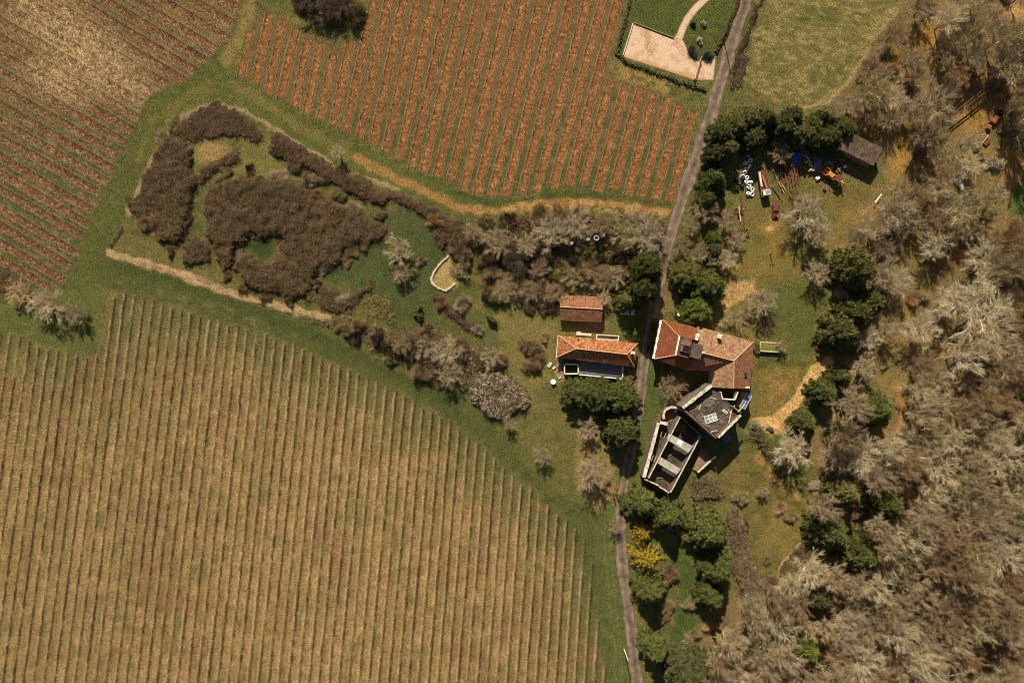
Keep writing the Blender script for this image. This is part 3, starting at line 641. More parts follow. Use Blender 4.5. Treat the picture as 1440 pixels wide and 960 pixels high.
def seg_prism(A, B, ra, rb):
    """three-sided tapered sticks A->B (n,3)"""
    n = len(A); D = B - A; D /= (np.linalg.norm(D, axis=1)[:, None] + 1e-9)
    ref = np.where(np.abs(D[:, 2:3]) > .9, [[1.0, 0, 0]], [[0, 0, 1.0]]); u = np.cross(D, ref); u /= (np.linalg.norm(u, axis=1)[:, None] + 1e-9); w_ = np.cross(D, u)
    ra = np.broadcast_to(ra, (n,))[:, None]; rb = np.broadcast_to(rb, (n,))[:, None]; P = []
    for c, r in ((A, ra), (B, rb)):
        for k in range(3):
            t = 2 * math.pi * k / 3; P.append(c + r * (math.cos(t) * u + math.sin(t) * w_))
    V = np.stack(P, 1).reshape(-1, 3); b = np.arange(n)[:, None] * 6
    F = np.concatenate([b + [[0, 1, 4, 3]], b + [[1, 2, 5, 4]], b + [[2, 0, 3, 5]]])
    return V, F
def curve_sticks(acc, P0, P1, r0, r1, rg, bend=.12, n=3, mi=0):
    """bent sticks; returns a function giving points at t"""
    L = np.linalg.norm(P1 - P0, axis=1)[:, None]; mid = (P0 + P1) / 2 + rg.normal(size=P0.shape) * L * bend + np.array([0, 0, 1]) * L * .08
    f = lambda t: (1 - t) ** 2 * P0 + 2 * t * (1 - t) * mid + t * t * P1
    ts = np.linspace(0, 1, n + 1)
    for i in range(n):
        V, F = seg_prism(f(ts[i]), f(ts[i + 1]), r0 + (r1 - r0) * ts[i], r0 + (r1 - r0) * ts[i + 1]); acc.add(V, F, mi)
    return f
def bare_tree_mesh(seed, lichen=0, dens=1.0):
    """unit bare tree: height 1, crown radius ~0.5 (both scaled later); returns trunk mesh and crown mesh"""
    rg = np.random.default_rng(seed); tr = Acc(); cr = Acc()
    h = 10.0; R = 5.0
    hb = rg.uniform(.22, .34) * h
    tp = np.array([[0, 0, -.3]]); t1 = np.array([[rg.normal(0, .25), rg.normal(0, .25), hb]])
    curve_sticks(tr, tp, t1, .26, .2, rg, .03, 3)
    nl = rg.integers(14, 18); az = np.arange(nl) * 2.399 + rg.uniform(0, 6); rr = R * np.sqrt(np.linspace(.06, .95, nl)) * rg.uniform(.8, 1.05, nl)
    zt = h * (.62 + .38 * np.sqrt(np.clip(1 - (rr / R) ** 2, 0, 1))) * rg.uniform(.9, 1.02, nl)
    P1 = np.stack([np.cos(az) * rr, np.sin(az) * rr, zt], 1); P0 = np.repeat(t1, nl, 0) - np.array([0, 0, 1]) * rg.uniform(0, .9, nl)[:, None]
    f = curve_sticks(cr, P0, P1, .13, .035, rg, .10, 4, 0)
    def children(f, n_par, n_ch, lo, hi, length, spread, out):
        t = rg.uniform(lo, hi, (n_ch, n_par, 1)); p = np.concatenate([f(t[i]) for i in range(n_ch)])
        q = np.concatenate([f(np.minimum(t[i] + .02, 1.02)) for i in range(n_ch)]); d = q - p; d /= np.linalg.norm(d, axis=1)[:, None] + 1e-9
        e = d + rg.normal(size=p.shape) * spread + out * (p * [1, 1, .25] - [0, 0, h * .12]) / R; e /= np.linalg.norm(e, axis=1)[:, None]
        L = length * rg.uniform(.55, 1.2, len(p)); return p, p + e * L[:, None]
    a, b = children(f, nl, 7, .3, .98, 1.7, .55, .25); f2 = curve_sticks(cr, a, b, .05, .018, rg, .12, 2, 0)
    a, b = children(f2, len(a), 6, .15, 1, 1.1, .55, .35); f3 = curve_sticks(cr, a, b, .028, .014, rg, .12, 1, 0)
    nt_ = int(11 * dens); a3, b3 = children(f3, len(a), nt_, .1, 1, 1.05, .42, .5)
    V, F = blades(a3, b3 - a3, np.linalg.norm(b3 - a3, axis=1), .038, rg); cr.add(V, F, 1)
    if lichen:
        k = rg.random(len(b3)) < lichen * .5; V, F = quads(b3[k] * .5 + a3[k] * .5, rg.uniform(.06, .14, k.sum()), rg, .3); cr.add(V, F, 2)
    return tr, cr
def shrub_mesh(seed, kind='twig', n=900, lean=0.0):
    """unit shrub: radius 1, height 1: stems fanning from the root, twigs in the outer shell"""
    rg = np.random.default_rng(seed); acc = Acc()
    ns = 34; az = rg.uniform(0, 6.283, ns); el = np.arccos(rg.uniform(.1, 1, ns)); d = np.stack([np.sin(el) * np.cos(az), np.sin(el) * np.sin(az), np.cos(el)], 1)
    P0 = rg.normal(0, .08, (ns, 3)) * [1, 1, 0] + [0, 0, -.05]; P1 = d * rg.uniform(.75, 1.02, ns)[:, None]
    f = curve_sticks(acc, P0, P1, .02, .008, rg, .08, 2, 0)
    lob = rg.normal(size=(9, 3)); lob[:, 2] = np.abs(lob[:, 2]); lob /= np.linalg.norm(lob, axis=1)[:, None]
    v = rg.normal(size=(n * 3, 3)); v[:, 2] = np.abs(v[:, 2]) ; v /= np.linalg.norm(v, axis=1)[:, None]
    rad = .5 + .5 * ss((v @ lob.T).max(1), .74, .97) + rg.normal(0, .07, len(v))
    az_ = np.arctan2(v[:, 1], v[:, 0]); ph = rg.uniform(0, 6.28, 3); rad *= 1 + .24 * np.sin(2 * az_ + ph[0]) + .18 * np.sin(3 * az_ + ph[1]) + .14 * np.sin(5 * az_ + ph[2])
    v = v[:n]; rad = rad[:n]; P = v * (rad * rg.uniform(.35, 1, n) ** .5)[:, None]
    if kind == 'twig':
        for k in range(5):
            D = v + rg.normal(size=v.shape) * .55 + [0, 0, .15]; V, F = blades(P, D, rg.uniform(.2, .45, n), .026, rg); acc.add(V, F, 1)
    elif kind == 'radial':
        for k in range(5):
            D = v * 1.0 + rg.normal(size=v.shape) * .16; V, F = blades(P * .6, D, rg.uniform(.3, .6, n), .024, rg); acc.add(V, F, 1)
    elif kind == 'leaf':
        for k in range(4):
            V, F = quads(P + rg.normal(size=P.shape) * .06, rg.uniform(.09, .17, n), rg, .35); acc.add(V, F, 1)
    elif kind == 'blossom':
        for k in range(3):
            D = v + rg.normal(size=v.shape) * .55; V, F = blades(P, D, rg.uniform(.14, .3, n), .02, rg); acc.add(V, F, 1)
        tip = P + v * .1; cl = rg.random(n) < .75
        for k in range(3):
            V, F = quads(tip[cl] + rg.normal(size=(cl.sum(), 3)) * .05, rg.uniform(.05, .1, cl.sum()), rg, .3); acc.add(V, F, 2)
    elif kind == 'lichen':
        for k in range(4):
            D = v + rg.normal(size=v.shape) * .55; V, F = blades(P, D, rg.uniform(.16, .34, n), .02, rg); acc.add(V, F, 1)
        tip = P + v * .08; cl = rg.random(n) < .4
        V, F = quads(tip[cl], rg.uniform(.05, .1, cl.sum()), rg, .3); acc.add(V, F, 2)
    return acc
def conifer_mesh(seed, shape='cone', frond=0.5, n_lev=12, leaf=.4, per=10):
    """evergreen, height 10 m, radius 5 m: tiers of drooping boughs set with sprays"""
    rg = np.random.default_rng(seed); tr = Acc(); cr = Acc(); h = 10.; R = 5.
    curve_sticks(tr, np.array([[0, 0, -.3]]), np.array([[0, 0, h * .93]]), .24, .04, rg, .005, 4)
    Pn = []; Dn = []; A = []; B = []
    for i in range(n_lev):
        t = (i + .5) / n_lev; z = h * (.08 + .9 * t)
        prof = (1 - t) ** .75 if shape == 'cone' else math.sqrt(max(0, 1 - (1.15 * t - .2) ** 2)) * (1 if t < .97 else .5)
        r = R * prof; nb = max(4, int((5 + 8 * prof) if shape != 'round' else (5 + 9 * prof))) if frond <= 1 else int(6 + 8 * prof)
        az = rg.uniform(0, 6.283) + np.arange(nb) * 6.283 / nb + rg.normal(0, .2, nb); rr = r * rg.uniform(.66, 1.14, nb)
        for a_, r_ in zip(az, rr):
            d = np.array([math.cos(a_), math.sin(a_), 0]); s_ = np.array([-d[1], d[0], 0]); zz = z + rg.normal(0, .25)
            droop = r_ * (.10 + .25 * (1 - t)); p0 = np.array([0, 0, zz]); p1 = d * r_ + [0, 0, zz - droop * (.4 if shape != 'cone' else .85)]
            A.append(p0); B.append(p1)
            m = max(3, int(r_ * (3.0 if shape == 'round' else 2.5))); u = np.linspace(.25, 1, m) + rg.normal(0, .03, m); w_ = .55 * (1.15 - u) * min(r_, 3) * (.5 if shape == 'round' else .36) + .1
            for sgn in ((0,) if frond > 1 else (-1, 0, 1)):
                q = p0 + (p1 - p0) * u[:, None] + s_ * (sgn * w_ * rg.uniform(.5, 1.1, m))[:, None] + rg.normal(0, .1, (m, 3)); q[:, 2] -= np.abs(sgn) * .12 + .1 * u
                Pn.append(q); Dn.append(np.repeat((d * .9 + s_ * sgn * .7 + [0, 0, -.25])[None], m, 0))
    V, F = seg_prism(np.array(A), np.array(B), .06, .02); tr.add(V, F, 0)
    P = np.concatenate(Pn); D = np.concatenate(Dn); n = len(P)
    for k in range(per):
        if frond > 0:
            DD = D + rg.normal(size=(n, 3)) * (.55 if frond > 1 else .9); V, F = blades(P + rg.normal(size=(n, 3)) * (.06 if frond > 1 else .1), DD, rg.uniform(.7, 1.3, n) * min(frond, .5) * 1.3, leaf * .62, rg); cr.add(V, F, 0)
        else:
            V, F = quads(P + rg.normal(size=(n, 3)) * .22, rg.uniform(.7, 1.3, n) * leaf, rg, .45); cr.add(V, F, 0)
    return tr, cr
# ---- prototypes (meshes shared by every copy)
TREES = {}
for i in range(7):
    for nm, li, de in (('plain', 0, 1.0), ('lichen', .45, .8)):
        if nm == 'lichen' and i > 3: continue
        t_, c_ = bare_tree_mesh(300 + i, li, de)
        TREES[nm, i] = (t_.mesh('trunk', [M_bark]), c_.mesh('crown', [M_limb['grey'], M_twig['grey'], M_leaf['lichen']]))
SHR = {}
for kd in ('twig', 'radial', 'leaf', 'blossom', 'lichen'):
    for i in range(4):
        SHR[kd, i] = shrub_mesh(500 + i, kd, {'twig': 1000, 'radial': 420, 'leaf': 900, 'blossom': 1300, 'lichen': 900}[kd]).mesh('shrub', [M_limb['grey'], M_twig['grey'], M_leaf['blossom' if kd == 'blossom' else 'lichen']])
CON = {}
for i in range(5):
    t_, c_ = conifer_mesh(700 + i, 'cone'); CON['cone', i] = (t_.mesh('trunk', [M_bark]), c_.mesh('crown', [M_leaf['fir']]))
    t_, c_ = conifer_mesh(720 + i, 'round', .42, 11, .34, 11); CON['round', i] = (t_.mesh('trunk', [M_bark]), c_.mesh('crown', [M_leaf['fir']]))
t_, c_ = conifer_mesh(740, 'cone', 1.7, 5, .26, 9); CON['frond', 0] = (t_.mesh('trunk', [M_bark]), c_.mesh('crown', [M_leaf['golden']]))
t_, c_ = conifer_mesh(741, 'cone', 1.7, 5, .26, 9); CON['frond', 1] = (t_.mesh('trunk', [M_bark]), c_.mesh('crown', [M_leaf['golden']]))

PLACED = []      # (px, py, r_px, h) of everything woody, used to keep the fill apart
def setmat(o, mats):
    for i, m in enumerate(mats):
        if i < len(o.material_slots): o.material_slots[i].link = 'OBJECT'; o.material_slots[i].material = m
def bare(px, py, r, h, tone='grey', lichen=False, label=None, group=None, i=None, name='bare_tree'):
    i = rng.integers(0, 4 if lichen else 7) if i is None else i
    f = 1 - .6 * h / H; R = r * S * f; base = W(px, py, .6 * h); base[2] = 0
    o = thing(name, label, 'tree', base, rng.uniform(0, 6.28), group)
    tm, cm = TREES['lichen' if lichen else 'plain', int(i) % (4 if lichen else 7)]
    sc = (R / 5.3, R / 5.3, h / 10.0)
    t = link('trunk', tm, o, None, 0, sc); c = link('crown', cm, o, None, 0, sc)
    setmat(c, [M_limb['pale' if tone in ('pale', 'straw') else tone if tone in M_limb else 'grey'], M_twig[tone], M_leaf['lichen']])
    PLACED.append((px, py, r, h)); return o
def shrub(px, py, r, h, tone='brown', kind='twig', label=None, group=None, leafm=None, name='shrub', squash=1.0, rot=None, cat='shrub', third=None):
    f = 1 - .5 * h / H; R = r * S * f; base = W(px, py, .5 * h); base[2] = 0
    o = link(name, SHR[kind, int(rng.integers(0, 4))], None, base, rng.uniform(0, 6.28) if rot is None else rot, (R / 1.0, R * squash, h))
    tw = M_leaf[leafm] if leafm else M_twig[tone]
    setmat(o, [M_limb.get(tone, M_limb['grey']), tw, M_leaf[third or ('blossom' if kind == 'blossom' else 'lichen')]])
    PLACED.append((px, py, r, h)); return tag(o, label, cat, group)
def evergreen(px, py, r, h, shape='cone', leafm='fir', label=None, group=None, name='conifer', cat='tree'):
    f = 1 - .45 * h / H; R = r * 1.08 * S * f; base = W(px, py, .45 * h); base[2] = 0
    o = thing(name, label, cat, base, rng.uniform(0, 6.28), group); k = 2 if shape == 'frond' else 5
    tm, cm = CON[shape, int(rng.integers(0, k))]; sc = (R / 4.9, R / 4.9, h / 10.)
    t = link('trunk', tm, o, None, 0, sc); c = link('crown', cm, o, None, 0, sc); setmat(c, [M_leaf[leafm]])
    PLACED.append((px, py, r * 1.75, h)); return o

# ---- thickets: one mass each, its own outline, depth and bumps
def thicket(name, label, cat, pts, h, mats, kind='twig', clump=2.2, dens=13.0, L=(.35, .85), wd=.05, group=None, seed=0, kindtag=None, hmin=.3, extra=None, inner=True, dome=True):
    rg = np.random.default_rng(900 + seed)
    f = 1 - .6 * h / H; P = np.array([((x - 720) * S * f, (480 - y) * S * f) for x, y in pts]); c0 = P.mean(0); P = P - c0
    lo, hi = P.min(0) - .5, P.max(0) + .5; area = (hi - lo).prod()
    n = int(area * dens); X = rg.uniform(lo[0], hi[0], n); Y = rg.uniform(lo[1], hi[1], n)
    nc = max(4, int(area / (clump * clump * .55))); ccx = rg.uniform(lo[0], hi[0], nc); ccy = rg.uniform(lo[1], hi[1], nc); cr_ = clump * rg.uniform(.6, 1.25, nc); ch = rg.uniform(hmin, 1, nc)
    wj = 2.0 if min(np.ptp(P[:, 0]), np.ptp(P[:, 1])) > 3.5 and dome else .6
    def height(X, Y):
        jx = X + wj * (fbm(X + 50, Y, 2.6, 4, 81, .7) - .5) * 2; jy = Y + wj * (fbm(X, Y + 50, 2.6, 4, 83, .7) - .5) * 2
        d = segdist(P, jx, jy, True); d = np.where(inside(P, jx, jy), d, -d); e = np.clip(d / (min(h * .7, 1.6) if dome else .3), 0, 1); edge = np.sqrt(1 - (1 - e) ** 2)
        b = np.zeros(X.shape)
        for i in range(nc):
            q = 1 - ((X - ccx[i]) ** 2 + (Y - ccy[i]) ** 2) / cr_[i] ** 2
            b = np.maximum(b, np.where(q > 0, ch[i] * np.sqrt(np.clip(q, 0, 1)), 0))
        return h * edge * (.42 + .58 * b), d
    hh, d = height(X, Y); k = (d > 0) | ((d > -1.4) & (rg.random(n) < .32 * np.exp(d / .6)) & dome); hh = np.where(d > 0, hh, rg.uniform(.1, .9, n) * np.exp(d / .8)); X, Y, hh = X[k], Y[k], hh[k]; n = len(X); acc = Acc()
    e_ = .25; hx = height(X + e_, Y)[0]; hy = height(X, Y + e_)[0]; N_ = np.stack([-(hx - hh) / e_, -(hy - hh) / e_, np.ones(n)], 1); N_ /= np.linalg.norm(N_, axis=1)[:, None]
    Pz = np.stack([X, Y, hh * rg.uniform(.55, 1.08, n)], 1)
    for j in range(4):
        mi = j % min(2, len(mats)) if len(mats) > 1 else 0
        if kind == 'twig': V, F = blades(Pz - N_ * .12, N_ * .8 + rg.normal(size=(n, 3)) * .8, rg.uniform(L[0], L[1], n), wd, rg)
        elif kind == 'grass': V, F = blades(Pz * [1, 1, .35], np.array([.5, -.3, .8]) + rg.normal(size=(n, 3)) * .35, rg.uniform(L[0], L[1], n), wd, rg)
        else: V, F = quads(Pz + rg.normal(size=(n, 3)) * .12, rg.uniform(L[0], L[1], n), rg, .3)
        acc.add(V, F, 0 if j < 3 else min(1, len(mats) - 1))
    if extra:
        m_, fr, sz = extra; k = rg.random(n) < fr * ss(fbm(X + 30, Y, 1.3, 3, 88), .36, .6); V, F = quads(Pz[k] + N_[k] * .15, rg.uniform(sz * .6, sz * 1.3, k.sum()), rg, .3); acc.add(V, F, len(mats)); mats = list(mats) + [m_]
    if inner:
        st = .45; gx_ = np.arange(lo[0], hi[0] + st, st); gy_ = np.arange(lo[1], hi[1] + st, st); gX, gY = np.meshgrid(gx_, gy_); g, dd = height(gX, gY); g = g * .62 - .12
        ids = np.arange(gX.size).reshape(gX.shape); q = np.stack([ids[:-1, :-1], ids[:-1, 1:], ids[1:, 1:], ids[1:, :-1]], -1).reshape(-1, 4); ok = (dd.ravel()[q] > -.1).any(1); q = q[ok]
        used = np.unique(q); mp = np.full(gX.size, -1); mp[used] = np.arange(len(used)); acc.add(np.stack([gX.ravel(), gY.ravel(), g.ravel()], 1)[used], mp[q], len(mats)); mats = list(mats) + [M_gap_shade]
    o = link(name, acc.mesh(name, mats), None, (c0[0], c0[1], 0)); return tag(o, label, cat, group, kindtag)
def ribbon(pts, w_):
    """outline of a band of width w_ (px) along a line"""
    P = np.array(pts, float); T = np.gradient(P, axis=0); T /= np.linalg.norm(T, axis=1)[:, None]; N_ = np.stack([-T[:, 1], T[:, 0]], 1) * w_ / 2
    return [tuple(p) for p in (P + N_)] + [tuple(p) for p in (P - N_)[::-1]]
# ================================================================ WHICH PLANT STANDS WHERE
# ---- bramble and heath masses of the scrub enclosure (left)
BR = [M_bramble, mat('pale_bramble_stems', alb(124, 106, 72), alb(180, 152, 112), .5, .95)]
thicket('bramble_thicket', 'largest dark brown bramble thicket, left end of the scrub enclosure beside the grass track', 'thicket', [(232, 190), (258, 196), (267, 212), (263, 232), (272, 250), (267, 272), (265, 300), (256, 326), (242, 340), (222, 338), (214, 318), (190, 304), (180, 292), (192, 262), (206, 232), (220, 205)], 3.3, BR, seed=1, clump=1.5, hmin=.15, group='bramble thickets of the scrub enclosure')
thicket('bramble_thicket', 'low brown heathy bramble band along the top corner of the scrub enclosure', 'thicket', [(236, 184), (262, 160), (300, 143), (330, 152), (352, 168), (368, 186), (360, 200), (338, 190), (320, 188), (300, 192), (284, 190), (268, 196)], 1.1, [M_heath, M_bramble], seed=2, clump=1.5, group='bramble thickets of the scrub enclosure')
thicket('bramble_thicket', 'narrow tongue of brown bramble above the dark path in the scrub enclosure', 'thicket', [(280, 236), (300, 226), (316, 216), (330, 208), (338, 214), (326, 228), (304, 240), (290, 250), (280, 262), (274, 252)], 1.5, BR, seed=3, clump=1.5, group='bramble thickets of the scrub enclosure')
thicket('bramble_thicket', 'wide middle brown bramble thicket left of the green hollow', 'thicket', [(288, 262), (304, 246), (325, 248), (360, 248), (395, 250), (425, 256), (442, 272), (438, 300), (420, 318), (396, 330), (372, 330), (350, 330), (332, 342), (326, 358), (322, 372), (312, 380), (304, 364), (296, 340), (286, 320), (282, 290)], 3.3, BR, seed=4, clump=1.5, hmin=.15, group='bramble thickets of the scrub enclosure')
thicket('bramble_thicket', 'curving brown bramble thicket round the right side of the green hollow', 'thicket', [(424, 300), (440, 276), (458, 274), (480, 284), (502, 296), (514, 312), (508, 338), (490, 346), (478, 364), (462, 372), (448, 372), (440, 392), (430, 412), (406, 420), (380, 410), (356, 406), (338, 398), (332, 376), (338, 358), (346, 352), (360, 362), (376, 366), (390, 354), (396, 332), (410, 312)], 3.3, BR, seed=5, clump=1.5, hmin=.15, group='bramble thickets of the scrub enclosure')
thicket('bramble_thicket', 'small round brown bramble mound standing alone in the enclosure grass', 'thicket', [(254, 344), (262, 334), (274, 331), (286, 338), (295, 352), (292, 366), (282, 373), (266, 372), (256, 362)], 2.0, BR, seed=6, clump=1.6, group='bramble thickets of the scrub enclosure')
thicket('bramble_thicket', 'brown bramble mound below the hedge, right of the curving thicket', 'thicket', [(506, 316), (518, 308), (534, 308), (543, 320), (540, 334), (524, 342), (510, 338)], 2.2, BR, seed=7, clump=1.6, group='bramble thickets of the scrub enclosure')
thicket('bramble_hedge', 'long brown bramble hedge along the grass track below the middle vineyard', 'hedge', ribbon([(380, 196), (410, 214), (440, 232), (470, 246), (500, 258), (524, 272), (545, 284)], 26), 2.3, [M_bramble, M_heath], seed=8, clump=1.7)
thicket('bramble_hedge', 'thin brown hedge running right from the long bramble hedge along the track', 'hedge', ribbon([(545, 276), (570, 282), (592, 292), (612, 300)], 15), 1.5, [M_heath, M_bramble], seed=9, clump=1.3)
thicket('bramble_hedge', 'dark brown thorn hedge between the end of the thin hedge and the lichen trees', 'hedge', [(588, 290), (606, 290), (624, 298), (640, 306), (668, 318), (672, 330), (660, 344), (640, 350), (622, 344), (612, 326), (596, 308)], 2.2, [M_bramble, M_heath], seed=10, clump=1.7)
thicket('scrub_bank', 'low brown scrub bank below the curving thicket, above the straw edge', 'scrub', [(440, 402), (470, 410), (486, 420), (496, 414), (512, 400), (522, 392), (520, 404), (506, 418), (498, 436), (470, 438), (446, 428)], 1.4, BR, seed=11, clump=1.2)
thicket('dry_grass_bank', 'mauve grey bank of combed dry grass between vineyard edge and green hollow', 'dry grass', [(430, 446), (460, 440), (490, 446), (520, 452), (548, 462), (566, 478), (560, 496), (535, 494), (505, 478), (470, 462)], .9, [mat('combed_dry_grass', alb(136, 112, 84), alb(184, 158, 122), .7, 1.0)], 'grass', L=(.6, 1.1), wd=.07, seed=12, dens=10, inner=False)
thicket('reed_clump', 'round clump of pale straw reeds in the middle of the scrub garden', 'reeds', [(506, 424), (518, 414), (534, 413), (548, 422), (556, 440), (548, 452), (530, 448), (512, 440)], 1.3, [M_twig['straw'], M_leaf['grass']], 'grass', L=(.6, 1.1), wd=.06, seed=13, dens=9, inner=False)
thicket('red_stem_hedge', 'narrow wine red dogwood hedge slanting through the scrub garden', 'hedge', ribbon([(614, 418), (624, 430), (636, 442), (650, 453), (664, 460)], 10), 1.2, [M_twig['winered'], M_twig['winered']], seed=14, clump=1., dens=14)
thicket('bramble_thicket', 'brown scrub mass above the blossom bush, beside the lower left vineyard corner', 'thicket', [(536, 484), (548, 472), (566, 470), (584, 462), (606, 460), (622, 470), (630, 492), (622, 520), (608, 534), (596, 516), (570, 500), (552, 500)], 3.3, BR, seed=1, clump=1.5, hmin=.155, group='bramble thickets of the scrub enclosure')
thicket('flowering_bush', 'big white blossoming bush above the lower left vineyard, right of the brown scrub', 'bush', [(652, 534), (672, 524), (694, 520), (716, 526), (736, 544), (745, 562), (738, 574), (722, 578), (706, 588), (688, 580), (668, 566), (654, 552)], 3.2, [M_twig['mauve'], M_twig['grey']], seed=16, clump=1.2, hmin=.55, dens=18, extra=(M_leaf['blossom'], .85, .19))
thicket('bramble_thicket', 'brown thorn bush with pale lichen directly above the white blossoming bush', 'thicket', [(655, 492), (672, 486), (694, 488), (710, 498), (716, 514), (700, 522), (676, 524), (656, 532), (650, 512)], 2.4, [M_bramble, M_heath], seed=17, clump=1.4, extra=(M_leaf['lichen'], .3, .2), group='bramble thickets of the scrub enclosure')
thicket('scrub_bank', 'olive brown scrub mass left of the tiled shed', 'scrub', [(756, 410), (776, 400), (800, 384), (830, 370), (852, 368), (872, 372), (890, 384), (884, 402), (862, 410), (846, 412), (828, 404), (800, 402), (786, 418), (780, 440), (764, 448), (754, 430)], 2.0, [mat('olive_scrub', alb(92, 78, 46), alb(138, 114, 72), .4, .95, detail=7), M_bramble], seed=18, clump=1.8)
thicket('lichen_scrub', 'grey green lichen scrub band below the upper field track, left of the lane', 'scrub', [(700, 312), (724, 302), (760, 300), (800, 302), (840, 306), (870, 304), (905, 304), (934, 310), (936, 340), (916, 352), (890, 344), (860, 340), (830, 346), (800, 340), (770, 352), (740, 366), (724, 350), (706, 340)], 2.6, [M_twig['brown'], M_twig['dark']], seed=19, clump=2.0, extra=(M_leaf['lichen'], .2, .18))
thicket('dry_bed', 'sunlit straw coloured perennial bed above the farmhouse', 'flower bed', [(1014, 414), (1032, 400), (1058, 396), (1060, 408), (1042, 418), (1022, 434)], .5, [M_twig['straw'], M_heath], seed=33, clump=.8, dens=6, L=(.2, .5), inner=False)
thicket('heath_strip', 'grey pink heath strip at the edge of the hay meadow beside the lane', 'heath', ribbon([(1052, 76), (1044, 92), (1039, 108), (1036, 122)], 12), .9, [M_twig['mauve'], M_heath], seed=20, clump=1.0, dens=12)
thicket('field_hedge', 'thin dark brown hedge line between the hay meadow and the lane', 'hedge', ribbon([(1086, -20), (1068, 8), (1058, 34), (1046, 66), (1038, 92), (1031, 112)], 4.2), 1.1, [M_twig['dark'], M_bramble], seed=21, clump=.9, dens=14)
thicket('clipped_hedge', 'low green hedge round the left and lower side of the gravel yard', 'hedge', ribbon([(888, -20), (884, 10), (875, 45), (866, 76), (880, 86), (910, 97), (945, 110), (976, 122), (993, 128)], 4), .7, [M_leaf['olivefir'], M_leaf['ivy']], 'leaf', L=(.14, .26), seed=22, clump=.9, dens=20, dome=False)
thicket('clipped_hedge', 'low dark hedge between the lawn and the lane, right of the gravel drive', 'hedge', ribbon([(1044, -20), (1038, 6), (1029, 26), (1018, 52), (1006, 74), (998, 84)], 4), .9, [M_leaf['ivy'], M_bramble], 'leaf', L=(.14, .26), seed=23, clump=.9, dens=20, dome=False)
thicket('bramble_hedge', 'grey brown scrub hedge down the left side of the sloping lawn triangle', 'hedge', [(1026, 722), (1042, 718), (1052, 740), (1056, 770), (1064, 800), (1076, 824), (1064, 846), (1046, 838), (1036, 806), (1030, 770), (1026, 744)], 2.3, [M_twig['mauve'], M_twig['brown']], seed=24, clump=1.3, L=(.5, 1.1), dens=18)
thicket('bramble_thicket', 'dark brown bramble wedge below the sloping lawn triangle', 'thicket', [(1142, 752), (1150, 770), (1140, 790), (1118, 796), (1100, 812), (1096, 806), (1118, 778)], 1.3, BR, seed=25, clump=1.4)
thicket('scrub_bank', 'dark green scrub bank below the ruin, right side', 'scrub', ribbon([(1062, 606), (1076, 628), (1094, 648), (1104, 664)], 15), 1.2, [M_leaf['ivy'], M_bramble], 'leaf', L=(.16, .3), seed=26, clump=1.2, dens=14)
thicket('heath_strip', 'pale mauve heath clump hanging below the garden scrub, right of the house', 'heath', ribbon([(1072, 436), (1080, 456), (1082, 472)], 20), 1.1, [M_twig['mauve'], M_twig['brown']], seed=27, clump=1.2, dens=10)
thicket('shrub_bank', 'grey green shrub bank at the foot of the ruin, left of the lawn slope', 'scrub', [(974, 676), (990, 668), (1008, 676), (1022, 692), (1012, 702), (990, 704), (976, 700)], 2.0, [M_twig['olive'], M_twig['mauve']], seed=28, clump=1.4, dens=9)
thicket('weed_bank', 'weeds growing on the brown slope edge between lawn slope and wood', 'weeds', ribbon([(1042, 652), (1064, 664), (1086, 684), (1108, 700), (1130, 708)], 9), .8, [M_twig['olive'], M_bramble], seed=29, clump=.9, dens=8, inner=False)
thicket('climber_hedge', 'low green hedge against the west wall of the farmhouse by the lane', 'hedge', ribbon([(921, 448), (917, 470), (913, 496)], 5), 1.0, [M_leaf['ivy'], M_leaf['bright']], 'leaf', L=(.14, .26), seed=30, clump=.9, dens=18, dome=False)
thicket('dry_scrub', 'straw coloured scrub edge at the far left margin under the red brown vineyard', 'scrub', [(-12, 372), (10, 378), (28, 392), (40, 404), (24, 414), (4, 408), (-12, 400)], 1.1, [M_twig['straw'], M_leaf['grass']], seed=31, clump=1.1, dens=8)
# straw fringe of the enclosure as one mass each
thicket('dry_grass_bank', 'straight band of dry straw grass between the green strip and the enclosure', 'dry grass', ribbon([(154, 357), (210, 372), (280, 394), (350, 417), (420, 437), (456, 447)], 11), .55, [M_twig['straw'], M_heath], seed=32, clump=.9, dens=9, L=(.2, .45), inner=False)

